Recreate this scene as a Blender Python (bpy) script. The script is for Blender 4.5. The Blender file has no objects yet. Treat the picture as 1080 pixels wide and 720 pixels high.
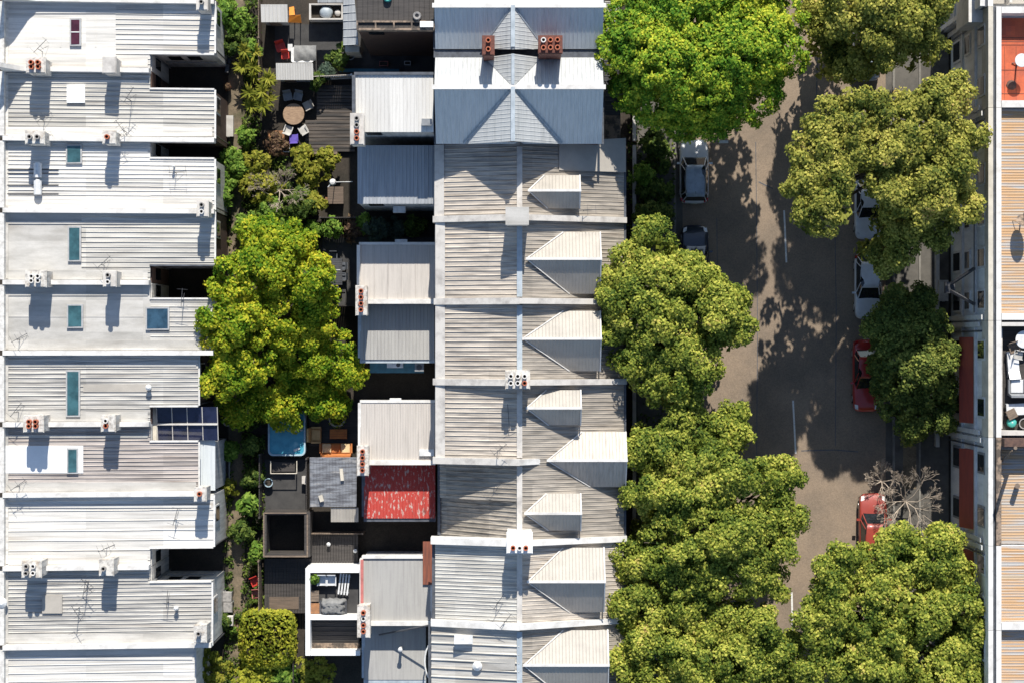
import bpy, math, random
import numpy as np
from mathutils import Vector, Matrix
random.seed(7)
scene = bpy.context.scene
COL = scene.collection
# ------------------------------------------------------------------ measures
H = 125.0            # flying height of the camera over the street
S = 16.5             # photo pixels per metre on the ground
def X(px, z=0.0): return (px-540.0)/S*(1-z/H)
def Y(py, z=0.0): return (360.0-py)/S*(1-z/H)
def P(px, py, z=0.0): return Vector((X(px, z), Y(py, z), z))

# ------------------------------------------------------------------ mesh builder
class MB:
    def __init__(self): self.v = []; self.f = []
    def poly(self, pts):
        n = len(self.v); self.v += [tuple(p) for p in pts]; self.f.append(tuple(range(n, n+len(pts))))
    def hexa(self, b, t):
        n = len(self.v); self.v += [tuple(p) for p in b]+[tuple(p) for p in t]; k = len(b)
        self.f.append(tuple(range(n+k-1, n-1, -1))); self.f.append(tuple(range(n+k, n+2*k)))
        for i in range(k):
            j = (i+1) % k; self.f.append((n+i, n+j, n+k+j, n+k+i))
    def box(self, x0, x1, y0, y1, z0, z1):
        x0, x1 = min(x0, x1), max(x0, x1); y0, y1 = min(y0, y1), max(y0, y1)
        q = [(x0,y0),(x1,y0),(x1,y1),(x0,y1)]
        self.hexa([(a,b,z0) for a,b in q], [(a,b,z1) for a,b in q])
    def cbox(self, c, sx, sy, sz, ang=0.0):
        ca, sa = math.cos(ang), math.sin(ang)
        q = [(-sx/2,-sy/2),(sx/2,-sy/2),(sx/2,sy/2),(-sx/2,sy/2)]
        q = [(c[0]+a*ca-b*sa, c[1]+a*sa+b*ca) for a,b in q]
        self.hexa([(a,b,c[2]) for a,b in q], [(a,b,c[2]+sz) for a,b in q])
    def prism_y(self, prof, y0, y1):      # profile in x,z (counter-clockwise seen from -y)
        y0, y1 = min(y0,y1), max(y0,y1)
        self.hexa([(x,y1,z) for x,z in prof][::1], [(x,y0,z) for x,z in prof])
    def tube(self, p, q, r0, r1=None, n=6, cap=True):
        r1 = r0 if r1 is None else r1
        p, q = Vector(p), Vector(q); d = (q-p)
        if d.length < 1e-5: return
        d.normalize(); a = d.orthogonal().normalized(); b = d.cross(a); k = len(self.v)
        for c, r in ((p, r0), (q, r1)):
            for i in range(n):
                t = 2*math.pi*i/n; self.v.append(tuple(c+(a*math.cos(t)+b*math.sin(t))*r))
        for i in range(n):
            j = (i+1) % n; self.f.append((k+i, k+j, k+n+j, k+n+i))
        if cap:
            self.f.append(tuple(range(k+n-1, k-1, -1))); self.f.append(tuple(range(k+n, k+2*n)))
    def lathe(self, c, prof, n=14):
        k = len(self.v); m = len(prof)
        for r, z in prof:
            for i in range(n):
                t = 2*math.pi*i/n; self.v.append((c[0]+r*math.cos(t), c[1]+r*math.sin(t), c[2]+z))
        for s in range(m-1):
            for i in range(n):
                j = (i+1) % n; self.f.append((k+s*n+i, k+s*n+j, k+(s+1)*n+j, k+(s+1)*n+i))
        self.f.append(tuple(range(k+n-1, k-1, -1))); self.f.append(tuple(range(k+(m-1)*n, k+m*n)))
    def sheet(self, pts, udir, pitch=0.28, rw=0.07, rh=0.035, thick=0.06, inset=0.004):
        """sloping roof sheet: convex polygon (counter-clockwise from above) with raised ribs along udir"""
        pts = [Vector(p) for p in pts]
        n = Vector((0,0,0))
        for i in range(len(pts)):
            a, b = pts[i], pts[(i+1) % len(pts)]
            n += Vector(((a.y-b.y)*(a.z+b.z), (a.z-b.z)*(a.x+b.x), (a.x-b.x)*(a.y+b.y)))
        n.normalize()
        if n.z < 0: pts = pts[::-1]; n = -n
        self.hexa([p-n*thick for p in pts], pts)
        if pitch <= 0: return
        u = Vector(udir); u = (u-n*u.dot(n)).normalized(); w = n.cross(u)
        o = pts[0]; uv = [((p-o).dot(u), (p-o).dot(w)) for p in pts]
        lo = min(b for a,b in uv); hi = max(b for a,b in uv)
        t = lo+((-(o.dot(w)+lo)) % pitch)
        if t < lo+.04: t += pitch
        while t < hi-0.02:
            xs = []
            for i in range(len(uv)):
                (a0,b0),(a1,b1) = uv[i], uv[(i+1) % len(uv)]
                if (b0-t)*(b1-t) < 0: xs.append(a0+(a1-a0)*(t-b0)/(b1-b0))
            if len(xs) >= 2:
                s, e = min(xs)+inset, max(xs)-inset
                if e-s > 0.1:
                    j = random.uniform(-.01,.01)
                    k = len(self.v)
                    for aa in (s, e):
                        base = o+u*aa+w*(t+j)
                        self.v += [tuple(base-w*rw/2+n*0.002), tuple(base+n*rh), tuple(base+w*rw/2+n*0.002)]
                    self.f += [(k,k+3,k+4,k+1),(k+1,k+4,k+5,k+2),(k,k+1,k+2),(k+3,k+5,k+4)]
            t += pitch
    def build(self, name, mat, parent=None, label=None, smooth=False, world=True, loc=None):
        off = root_of(parent) if (parent is not None and world) else Vector((0,0,0))
        if loc is not None: off = Vector(loc)
        vs = np.array(self.v, dtype=np.float64).reshape(-1,3)-np.array(off)
        me = bpy.data.meshes.new(name)
        me.from_pydata([tuple(r) for r in vs], [], self.f); me.update()
        if smooth:
            me.polygons.foreach_set('use_smooth', [True]*len(me.polygons))
        o = bpy.data.objects.new(name, me); COL.objects.link(o)
        if mat is not None: me.materials.append(mat)
        if parent is not None: o.parent = parent
        elif loc is not None: o.location = loc
        if label: o['label'] = label
        return o
def root_of(o):
    while o.parent is not None: o = o.parent
    return o.location.copy()
def tag(o, label=None, cat=None, group=None, kind=None):
    if label: o['label'] = label
    if cat: o['category'] = cat
    if group: o['group'] = group
    if kind: o['kind'] = kind
    return o
def thing(name, label, cat, loc=(0,0,0), rot=0.0, group=None):
    o = bpy.data.objects.new(name, None); COL.objects.link(o)
    o.location = loc; o.rotation_euler = (0,0,rot); o.empty_display_size = 0.2
    return tag(o, label, cat, group)
def dup(root, loc, rot=None, label=None):
    r = root.copy(); COL.objects.link(r); r.location = loc
    if rot is not None: r.rotation_euler = (0,0,rot)
    if label: r['label'] = label
    for ch in list(root.children):
        c = ch.copy(); COL.objects.link(c); c.parent = r
        for g in list(ch.children):
            d = g.copy(); COL.objects.link(d); d.parent = c
    return r

# ------------------------------------------------------------------ materials
def srgb(r, g, b):
    f = lambda c: (c/255/12.92) if c/255 <= 0.04045 else ((c/255+0.055)/1.055)**2.4
    return (f(r), f(g), f(b))
def M(name, c1, c2=None, c3=None, scale=3.0, stretch=(1,1,1), lo=0.4, hi=0.65, rough=0.7, metal=0.0, fine=0.12, fscale=40.0,
      bump=0.0, bscale=30.0, spec=0.5, lo3=0.58, hi3=0.7, rotz=0.0, detail=6.0, coat=0.0, sheets=None, sheetvar=.16):
    m = bpy.data.materials.new(name); m.use_nodes = True; nt = m.node_tree; N = nt.nodes; L = nt.links
    bs = N['Principled BSDF']; bs.inputs['Roughness'].default_value = rough; bs.inputs['Metallic'].default_value = metal
    bs.inputs['Specular IOR Level'].default_value = spec; bs.inputs['Coat Weight'].default_value = coat
    tc = N.new('ShaderNodeTexCoord'); oi = N.new('ShaderNodeObjectInfo')
    mul = N.new('ShaderNodeMath'); mul.operation = 'MULTIPLY'; mul.inputs[1].default_value = 37.0
    L.new(oi.outputs['Random'], mul.inputs[0])
    add = N.new('ShaderNodeVectorMath'); add.operation = 'ADD'
    L.new(tc.outputs['Object'], add.inputs[0]); L.new(mul.outputs[0], add.inputs[1])
    mp = N.new('ShaderNodeMapping'); mp.inputs['Scale'].default_value = stretch; mp.inputs['Rotation'].default_value = (0,0,rotz)
    L.new(add.outputs[0], mp.inputs['Vector'])
    def noise(sc, vec, det=detail):
        n = N.new('ShaderNodeTexNoise'); n.inputs['Scale'].default_value = sc; n.inputs['Detail'].default_value = det
        n.inputs['Roughness'].default_value = 0.62; L.new(vec, n.inputs['Vector']); return n.outputs['Fac']
    def ramp(fac, a, b):
        r = N.new('ShaderNodeMapRange'); r.inputs['From Min'].default_value = a; r.inputs['From Max'].default_value = b
        L.new(fac, r.inputs['Value']); return r.outputs['Result']
    def mix(fac, A, B):
        x = N.new('ShaderNodeMix'); x.data_type = 'RGBA'
        if hasattr(fac, 'links'): L.new(fac, x.inputs['Factor'])
        else: x.inputs['Factor'].default_value = fac
        for s, v in ((x.inputs[6], A), (x.inputs[7], B)):
            if hasattr(v, 'links'): L.new(v, s)
            else: s.default_value = (*v, 1)
        return x.outputs[2]
    c2 = c2 or tuple(v*0.75 for v in c1)
    col = mix(ramp(noise(scale, mp.outputs[0]), lo, hi), c1, c2)
    if c3 is not None:
        col = mix(ramp(noise(scale*0.43, mp.outputs[0]), lo3, hi3), col, c3)
    if fine > 0:
        hs = N.new('ShaderNodeHueSaturation')
        vv = N.new('ShaderNodeMapRange'); vv.inputs['From Min'].default_value = 0.3; vv.inputs['From Max'].default_value = 0.7
        vv.inputs['To Min'].default_value = 1-fine; vv.inputs['To Max'].default_value = 1+fine
        L.new(noise(fscale, add.outputs[0], 3), vv.inputs['Value']); L.new(vv.outputs[0], hs.inputs['Value'])
        L.new(col, hs.inputs['Color']); col = hs.outputs['Color']
    L.new(col, bs.inputs['Base Color'])
    if sheets:
        sp = N.new('ShaderNodeSeparateXYZ'); L.new(tc.outputs['Object'], sp.inputs[0]); cb = N.new('ShaderNodeCombineXYZ')
        for k, wd in enumerate(sheets):
            dv = N.new('ShaderNodeMath'); dv.operation = 'DIVIDE'; dv.inputs[1].default_value = wd; L.new(sp.outputs[k], dv.inputs[0])
            fl = N.new('ShaderNodeMath'); fl.operation = 'FLOOR'; L.new(dv.outputs[0], fl.inputs[0]); L.new(fl.outputs[0], cb.inputs[k])
        L.new(oi.outputs['Random'], cb.inputs[2])
        wn = N.new('ShaderNodeTexWhiteNoise'); L.new(cb.outputs[0], wn.inputs['Vector'])
        r2 = N.new('ShaderNodeMapRange'); r2.inputs['To Min'].default_value = 1-sheetvar; r2.inputs['To Max'].default_value = 1+sheetvar*.6; L.new(wn.outputs['Value'], r2.inputs['Value'])
        h2 = N.new('ShaderNodeHueSaturation'); L.new(col, h2.inputs['Color']); L.new(r2.outputs[0], h2.inputs['Value']); L.new(h2.outputs[0], bs.inputs['Base Color'])
    if bump > 0:
        b = N.new('ShaderNodeBump'); b.inputs['Strength'].default_value = bump; b.inputs['Distance'].default_value = 0.05
        L.new(noise(bscale, add.outputs[0], 5), b.inputs['Height']); L.new(b.outputs[0], bs.inputs['Normal'])
    return m
def leafmat(name, cols, trans=0.3, tint=None, patch=0.46):
    """cols: three leaf greens; leaf to leaf variation by island, branch to branch by position"""
    m = bpy.data.materials.new(name); m.use_nodes = True; nt = m.node_tree; N = nt.nodes; L = nt.links
    N.remove(N['Principled BSDF']); out = N['Material Output']
    g = N.new('ShaderNodeNewGeometry'); r = N.new('ShaderNodeValToRGB')
    tc = N.new('ShaderNodeTexCoord'); nz = N.new('ShaderNodeTexNoise'); nz.inputs['Scale'].default_value = 0.55; nz.inputs['Detail'].default_value = 4
    L.new(tc.outputs['Object'], nz.inputs['Vector'])
    mr = N.new('ShaderNodeMapRange'); mr.inputs['From Min'].default_value = 0.3; mr.inputs['From Max'].default_value = 0.7
    L.new(nz.outputs['Fac'], mr.inputs['Value'])
    mx = N.new('ShaderNodeMix'); mx.data_type = 'FLOAT'; mx.inputs['Factor'].default_value = patch
    L.new(g.outputs['Random Per Island'], mx.inputs[2]); L.new(mr.outputs[0], mx.inputs[3])
    L.new(mx.outputs[0], r.inputs['Fac'])
    e = r.color_ramp.elements; e[0].position = 0.15; e[0].color = (*cols[0],1); e[1].position = 0.85; e[1].color = (*cols[2],1)
    k = e.new(0.5); k.color = (*cols[1],1)
    if tint:
        k = e.new(0.97); k.color = (*tint,1)
    d = N.new('ShaderNodeBsdfPrincipled'); d.inputs['Roughness'].default_value = 0.65; d.inputs['Specular IOR Level'].default_value = 0.12
    t = N.new('ShaderNodeBsdfTranslucent'); ms = N.new('ShaderNodeMixShader'); ms.inputs[0].default_value = trans
    L.new(r.outputs[0], d.inputs['Base Color']); L.new(r.outputs[0], t.inputs['Color'])
    L.new(d.outputs[0], ms.inputs[1]); L.new(t.outputs[0], ms.inputs[2]); L.new(ms.outputs[0], out.inputs['Surface'])
    return m
def glassy(name, c, rough=0.08): return M(name, c, tuple(v*0.5 for v in c), scale=1.4, lo=.4, hi=.65, rough=rough, fine=.06, spec=0.8)  # uneven tone mixed into the glass colour in place of reflected gradients

SX = (0.16, 5, 1)      # streaks along x
SY = (5, 0.25, 1)      # streaks along y
W = {}
W['white']   = M('white_painted_metal', (.68,.655,.61), (.44,.425,.395), (.42,.365,.30), stretch=SX, scale=1.2, lo=.44, hi=.70, rough=.5, sheets=(4.6,.76), lo3=.56, hi3=.80)
W['whiteold']= M('old_white_metal', (.555,.535,.49), (.25,.24,.225), (.33,.28,.22), stretch=SX, scale=1.5, lo=.43, hi=.72, rough=.55, sheets=(4.6,.76), lo3=.56, hi3=.80)
W['streaky'] = M('streaked_white_metal', (.53,.51,.47), (.20,.195,.19), (.30,.25,.20), stretch=SX, scale=1.6, lo=.43, hi=.68, rough=.55, sheets=(4.6,.76), lo3=.56, hi3=.80)
W['pinkish'] = M('weathered_pale_metal', (.48,.43,.395), (.18,.16,.15), (.30,.21,.16), stretch=SX, scale=1.6, lo=.42, hi=.68, rough=.6, sheets=(4.6,.76), lo3=.56, hi3=.80)
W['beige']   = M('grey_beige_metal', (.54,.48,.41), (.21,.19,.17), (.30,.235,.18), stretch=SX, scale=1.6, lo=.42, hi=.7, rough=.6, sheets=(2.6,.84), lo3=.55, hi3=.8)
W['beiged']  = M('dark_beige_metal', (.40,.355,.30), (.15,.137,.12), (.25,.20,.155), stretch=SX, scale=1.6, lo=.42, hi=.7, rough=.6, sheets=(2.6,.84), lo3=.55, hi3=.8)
W['dormerbeige']= M('dormer_beige_metal', (.52,.465,.40), (.34,.30,.255), stretch=SY, scale=1.6, lo=.45, hi=.75, rough=.6)
W['plain']   = M('pale_flat_sheet', (.53,.51,.475), (.36,.345,.315), (.30,.275,.24), scale=.8, stretch=(.5,1.8,1), lo=.4, hi=.7, rough=.55, sheets=(3.4,.95), sheetvar=.13, lo3=.55, hi3=.8)
W['plaingrey']=M('grey_flat_sheet', (.42,.385,.335), (.32,.295,.26), scale=.8, lo=.4, hi=.75, rough=.6)
W['facade']  = M('white_street_facade', (.82,.81,.79), (.66,.65,.63), (.50,.49,.47), stretch=(3,3,.5), scale=.8, lo=.45, hi=.7, rough=.8, lo3=.58, hi3=.8)
W['patch']   = M('fresh_white_sheet', (.82,.82,.81), (.74,.74,.73), scale=.5, rough=.45)
W['coping']  = M('white_coping', (.68,.66,.63), (.45,.43,.40), scale=1.3, lo=.48, hi=.75, rough=.7)
W['stack']   = M('sooty_chimney_render', (.60,.575,.53), (.27,.25,.23), (.38,.30,.22), stretch=(3,3,.7), scale=1.6, lo=.45, hi=.68, rough=.85, bump=.15, lo3=.55, hi3=.75)
W['copingg'] = M('grey_coping', (.56,.53,.49), (.36,.335,.31), scale=1.6, lo=.45, hi=.7, rough=.75)
W['cream']   = M('cream_render', (.60,.55,.46), (.45,.41,.34), scale=1.2, rough=.8)
W['render']  = M('white_render_wall', (.68,.66,.62), (.46,.44,.41), stretch=(4,4,.4), scale=1.0, rough=.85, bump=.1)
W['greyrender']=M('grey_render_wall', (.46,.46,.46), (.31,.31,.31), stretch=(4,4,.4), scale=1.0, rough=.85, bump=.1)
W['slate']   = M('blue_grey_metal_shaded', (.58,.61,.615), (.45,.485,.50), stretch=SY, scale=1.5, lo=.4, hi=.72, rough=.42)  # copy for the shaded south slopes, colour lifted to offset the shade
W['slatelit']= M('blue_grey_metal_sunlit', (.46,.47,.47), (.33,.34,.34), stretch=SY, scale=1.5, lo=.45, hi=.75, rough=.45)  # darker copy of the same metal for the slopes in sun
W['slate2']  = M('steel_blue_metal', (.38,.395,.41), (.26,.275,.295), stretch=SY, scale=2.0, lo=.4, hi=.7, rough=.42)
W['wingwhite']=M('wing_white_metal', (.66,.64,.60), (.50,.48,.45), stretch=SY, scale=1.6, lo=.5, hi=.75, rough=.5, sheets=(.76,9), sheetvar=.08)
W['wingbeige']=M('wing_beige_metal', (.50,.46,.42), (.38,.35,.32), stretch=SY, scale=1.6, lo=.45, hi=.75, rough=.6)
W['winggrey']= M('wing_grey_metal', (.36,.35,.33), (.27,.26,.25), stretch=SY, scale=1.6, lo=.45, hi=.75, rough=.6)
W['rust']    = M('flaking_red_paint', (.42,.045,.032), (.47,.36,.32), (.19,.05,.04), stretch=(3.2,1.1,1), scale=2.2, lo=.555, hi=.61, rough=.65, fine=.2)
W['oldzinc'] = M('old_weathered_zinc', (.27,.28,.30), (.12,.12,.13), (.48,.46,.44), stretch=(.5,3,1), scale=2.2, lo=.42, hi=.60, rough=.65, fine=.25)
W['terra']   = M('terracotta_roof', (.49,.305,.16), (.40,.385,.37), (.45,.355,.25), stretch=(.22,5,1), scale=1.1, lo=.47, hi=.58, rough=.7, rotz=.25)
W['terra2']  = M('pale_terracotta_roof', (.48,.315,.175), (.39,.38,.365), (.44,.35,.25), stretch=(.22,5,1), scale=1.3, lo=.45, hi=.6, rough=.7, rotz=-.2)
W['redtile'] = M('red_terrace_tiles', (.56,.12,.045), (.44,.085,.035), (.36,.10,.06), scale=1.5, rough=.65, lo3=.5, hi3=.75, sheets=(.55,.55), sheetvar=.14)
W['brick']   = M('dark_brown_brick', (.13,.075,.055), (.075,.045,.038), stretch=(2,2,8), scale=2.5, lo=.4, hi=.6, rough=.85, bump=.2)
W['redbrick']= M('red_brick', (.17,.06,.042), (.10,.042,.032), stretch=(3,3,8), scale=3, rough=.85, bump=.2)
W['pot']     = M('terracotta_pot', (.46,.13,.06), (.30,.09,.05), scale=6, rough=.75)
W['potwhite']= M('white_pot', (.72,.69,.65), (.5,.48,.45), scale=6, rough=.7)
W['potgrey'] = M('grey_pot', (.33,.31,.29), (.2,.19,.18), scale=6, rough=.7)
W['black']   = M('black_soot', (.012,.012,.012), rough=.9, fine=0)
W['dark']    = M('dark_grey_metal', (.07,.072,.08), (.045,.045,.05), rough=.5)
W['gutter']  = M('dark_gutter', (.10,.11,.13), (.06,.065,.075), rough=.5)
W['lead']    = M('blue_grey_flashing', (.42,.47,.51), (.30,.345,.38), scale=2, rough=.5)
W['timber']  = M('weathered_timber', (.22,.165,.12), (.12,.09,.07), stretch=(1,6,1), scale=2, rough=.8, fine=.2)
W['deck']    = M('dark_deck_boards', (.062,.054,.049), (.034,.030,.028), stretch=(.4,6,1), scale=2, rough=.75, fine=.2)
W['deckmid'] = M('grey_brown_shaded_deck_boards', (.13,.105,.085), (.06,.05,.045), (.035,.032,.03), stretch=(.4,6,1), scale=1.4, rough=.75, fine=.2, lo3=.45, hi3=.6)  # board colour darkened to stand in for shade over the deck
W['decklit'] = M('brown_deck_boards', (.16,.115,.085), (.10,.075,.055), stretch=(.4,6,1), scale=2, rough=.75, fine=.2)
W['redtimber']=M('red_brown_timber', (.24,.075,.04), (.13,.045,.03), stretch=(6,.5,1), scale=2, rough=.7)
W['asphalt'] = M('worn_asphalt', (.265,.202,.146), (.20,.157,.118), (.31,.238,.172), scale=.35, lo=.4, hi=.62, rough=.9, fine=.2, fscale=14, bump=.15, bscale=60)
W['paint']   = M('road_marking_paint', (.72,.71,.68), (.5,.48,.45), scale=9, lo=.5, hi=.7, rough=.6)
W['concrete']= M('footpath_concrete', (.13,.12,.105), (.08,.074,.066), scale=.9, rough=.9, fine=.15)
W['kerb']    = M('kerb_stone', (.24,.225,.20), (.15,.14,.125), scale=1.5, rough=.85)
W['soil']    = M('dark_soil', (.045,.036,.028), (.028,.024,.018), (.07,.055,.04), scale=.8, rough=.95, fine=.3, fscale=12)
W['dirt']    = M('dirt_track', (.20,.155,.105), (.11,.09,.06), (.07,.075,.035), scale=.9, lo=.42, hi=.65, rough=.95, fine=.25, fscale=14)
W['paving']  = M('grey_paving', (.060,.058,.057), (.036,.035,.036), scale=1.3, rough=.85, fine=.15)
W['terrapave']=M('terracotta_paving', (.34,.16,.07), (.22,.11,.055), scale=3, rough=.8)
W['skytq']   = glassy('teal_glass', (.055,.14,.16), .06)
W['skyblue'] = glassy('blue_glass', (.04,.09,.14), .06)
W['skyprp']  = glassy('purple_tinted_glass', (.09,.025,.04), .1)
W['skyclear']= glassy('dark_window_glass', (.02,.025,.03), .05)
W['pvglass'] = glassy('dark_blue_glazing', (.02,.025,.06), .08)
W['frame']   = M('grey_metal_frame', (.42,.42,.42), (.33,.33,.33), rough=.4)
W['wframe']  = M('white_window_frame', (.72,.71,.69), rough=.5)
W['whitepl'] = M('white_plastic', (.74,.74,.73), rough=.4, fine=.03)
W['greypl']  = M('grey_plastic', (.25,.26,.27), rough=.5, fine=.03)
W['orange']  = M('orange_tarp', (.70,.24,.02), (.55,.17,.015), scale=3, rough=.7)
W['red']     = M('red_plastic', (.55,.045,.03), (.4,.03,.02), rough=.5)
W['pink']    = M('faded_red_plastic', (.5,.16,.14), rough=.6)
W['teal']    = M('teal_canvas', (.025,.13,.20), (.02,.09,.14), rough=.7)
W['water']   = M('turquoise_spa_water', (.09,.38,.50), (.06,.28,.39), (.30,.58,.64), scale=2.2, rough=.06, fine=0, bump=.25, bscale=6)
W['sparim']  = M('pale_blue_spa_shell', (.42,.55,.62), rough=.35)
W['greytarp']= M('grey_canvas', (.24,.24,.235), (.15,.15,.15), scale=2, rough=.8, bump=.5, bscale=5)
W['tan']     = M('tan_upholstery', (.62,.40,.18), (.5,.3,.12), rough=.8)
W['sofao']   = M('orange_upholstery', (.50,.18,.05), (.4,.13,.04), rough=.8)
W['sofac']   = M('cream_upholstery', (.75,.56,.32), (.62,.44,.22), rough=.8)
W['wood']    = M('round_table_wood', (.36,.24,.15), (.22,.14,.085), stretch=(1,5,1), scale=3, rough=.6)
W['purple']  = M('purple_cloth', (.12,.08,.40), rough=.7)
W['turq']    = M('turquoise_cushion', (.08,.48,.42), rough=.7)
W['redwall'] = M('red_painted_awning', (.34,.06,.04), (.24,.045,.035), stretch=(1,.3,1), scale=3, rough=.7)
W['stone']   = M('mottled_stone', (.30,.22,.16), (.10,.08,.065), scale=2.5, lo=.44, hi=.56, rough=.9, bump=.4, bscale=8)
W['trunk']   = M('tree_bark', (.16,.125,.095), (.09,.07,.055), stretch=(3,3,.6), scale=4, rough=.9, bump=.4)
W['twig']    = M('pale_bare_twigs', (.50,.42,.34), (.34,.28,.22), scale=6, rough=.8)
LF = {}
LF['plane']   = leafmat('street_tree_leaves', [(.05,.095,.016),(.23,.28,.040),(.60,.58,.11)], 0.33, tint=(.58,.42,.15))
LF['planeB']  = leafmat('street_tree_leaves_dusty', [(.06,.095,.018),(.25,.26,.045),(.58,.53,.12)], 0.3, tint=(.50,.34,.13))
LF['fig']     = leafmat('round_tree_leaves', [(.05,.16,.016),(.22,.36,.03),(.62,.62,.06)], 0.33)
LF['yard']    = leafmat('yard_tree_leaves', [(.06,.16,.010),(.27,.36,.022),(.66,.58,.045)], 0.36)
LF['darkt']   = leafmat('dark_tree_leaves', [(.04,.07,.018),(.14,.19,.04),(.38,.40,.09)], 0.32)
LF['yellow'] = leafmat('yellow_green_leaves', [(.12,.15,.02),(.24,.25,.03),(.40,.36,.06)], .3, tint=(.38,.17,.05))
LF['hedge']  = leafmat('hedge_leaves', [(.13,.17,.02),(.30,.32,.03),(.55,.50,.07)], .3, tint=(.55,.18,.06))
LF['green']  = leafmat('bright_green_leaves', [(.055,.12,.018),(.14,.25,.035),(.30,.40,.07)], .3)
LF['bluegr'] = leafmat('blue_green_leaves', [(.04,.065,.05),(.07,.105,.075),(.11,.15,.10)], .25)
LF['brown']  = leafmat('red_brown_leaves', [(.08,.05,.035),(.14,.085,.055),(.20,.14,.07)], .25)
LF['under']  = leafmat('undergrowth_leaves', [(.025,.055,.014),(.08,.13,.025),(.20,.25,.05)], .28)
# ================================================================== ground, street
def slab(name, x0, x1, y0, y1, z, mat, thick=None):
    b = MB(); b.box(x0, x1, y0, y1, z-(thick or .3), z)
    return tag(b.build(name, mat), kind='structure')
g = MB(); g.poly([(-400,-400,0),(400,-400,0),(400,400,0),(-400,400,0)])
tag(g.build('ground', W['soil']), kind='structure')
def sheet_flat(name, pts, z, mat):
    b = MB(); b.poly([(x,y,z) for x,y in pts]); return tag(b.build(name, mat), kind='structure')
RX0, RX1 = X(713), X(941)
sheet_flat('road', [(RX0,-120),(RX1,-120),(RX1,120),(RX0,120)], .004, W['asphalt'])
b = MB()
b.box(RX0-.15, RX0, -120, 120, 0, .13); b.box(RX1, RX1+.15, -120, 120, 0, .13)
tag(b.build('kerb', W['kerb']), kind='structure')
slab('pavement', X(672), RX0-.15, -120, 120, .126, W['concrete'])
slab('pavement', RX1+.15, X(1000), -120, 120, .126, W['concrete'])
# centre dashes
for y0, y1, x0, x1 in ((222,277,827.5,829.5),(422,478,836.5,839),(672,726,830.5,832.5),(24,78,826,828)):
    pass
b = MB()
for y0, y1, xa, xb in ((222,277,827,829.4),(422,478,836.4,839.2),(624,680,835,836.5)):
    w = .055
    b.poly([(X(xa)-w,Y(y0),.009),(X(xb)-w,Y(y1),.009),(X(xb)+w,Y(y1),.009),(X(xa)+w,Y(y0),.009)])
tag(b.build('road_marking', W['paint']), kind='structure')
# seams and cracks sealed with tar
b = MB()
def crack(pts, w=.035):
    for (a0,b0),(a1,b1) in zip(pts, pts[1:]):
        p, q = Vector((X(a0),Y(b0),.0075)), Vector((X(a1),Y(b1),.0075)); d = (q-p).normalized(); n = Vector((-d.y,d.x,0))*w
        b.poly([p-n,q-n,q+n,p+n])
crack([(800,192),(806,195),(815,199)]); crack([(797,150),(798,240),(799,350),(798,480)], .02); crack([(783,420),(782,470),(784,520)], .03)
crack([(862,60),(860,150),(859,220)], .03); crack([(880,200),(882,330),(881,470)], .02); crack([(845,475),(880,474),(905,476)], .03); crack([(756,230),(757,330)],.02)
tag(b.build('road_crack', W['gutter']), kind='structure')
b = MB(); b.box(RX0+.001, RX0+.42, -120, 120, 0, .008); tag(b.build('road_gutter', W['concrete']), kind='structure')
b = MB(); b.box(RX1-.42, RX1-.001, -120, 120, 0, .008); tag(b.build('road_gutter', W['concrete']), kind='structure')
b = MB(); b.box(X(968.5), X(970.5), -60, 60, .1, .20); tag(b.build('kerb', W['kerb']), kind='structure')
b = MB(); b.poly([(X(952),Y(470),.131),(X(966),Y(470),.131),(X(966),Y(515),.131),(X(952),Y(515),.131)]); tag(b.build('verge_soil', W['dirt']), kind='structure')
# lane behind the houses: dirt path with tufts
sheet_flat('path', [(X(241),-60),(X(258),-60),(X(258),60),(X(241),60)], .012, W['dirt'])
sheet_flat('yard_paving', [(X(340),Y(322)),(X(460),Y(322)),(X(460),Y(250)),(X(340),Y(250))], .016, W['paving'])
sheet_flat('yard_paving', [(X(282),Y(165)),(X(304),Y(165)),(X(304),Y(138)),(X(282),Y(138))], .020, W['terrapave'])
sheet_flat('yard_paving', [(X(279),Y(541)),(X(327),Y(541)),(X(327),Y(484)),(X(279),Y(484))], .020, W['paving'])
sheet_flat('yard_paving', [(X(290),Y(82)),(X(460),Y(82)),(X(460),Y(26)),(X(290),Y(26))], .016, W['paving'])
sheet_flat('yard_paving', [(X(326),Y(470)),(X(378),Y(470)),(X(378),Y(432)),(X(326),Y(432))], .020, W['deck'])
# ================================================================== left row of terraces
ZF, ZR = 7.2, 6.1
def zl(px): return ZF+(ZR-ZF)*(px-5)/221.0
def lp(px, py, dz=0.0):
    z = zl(px)+dz; return Vector((X(px,zl(px)), Y(py,zl(px)), z))
LB = [0.5, 74, 147, 222.5, 298, 372, 447, 521, 598, 681, 757]
WELLS = {0:(None,57), 1:(94,None), 2:(167,None), 3:(None,280), 4:(315,None), 5:(None,428), 6:(465,None), 7:(None,577), 8:(613,None)}
RX = {0:226,1:226,2:226,3:226,4:225,5:209,6:209,7:225,8:223,9:205}
LMAT = ['white','whiteold','white','whiteold','plain','streaky','pinkish','white','streaky','white']
LLAB = ['white terrace house with a purple tinted skylight, at the very top of the pale row',
 'pale terrace house with a square white roof hatch and a dark light well',
 'white terrace house carrying pipes and two white tanks on its roof',
 'white ribbed terrace house with a grey smooth front sheet and tall teal skylight',
 'smooth grey roofed terrace house with two teal skylights beside the leafy yard tree',
 'streaky grey terrace house with a long narrow skylight, glazed lean-to and round vent',
 'pinkish weathered terrace house with a bright white patch around its skylight',
 'bright white terrace house with one bare streaked roof and no skylight',
 'streaky terrace house with a square grey roof hatch and round white vent',
 'bright white terrace house at the bottom of the pale row beside yellow shrubs']
LH = []
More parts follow.
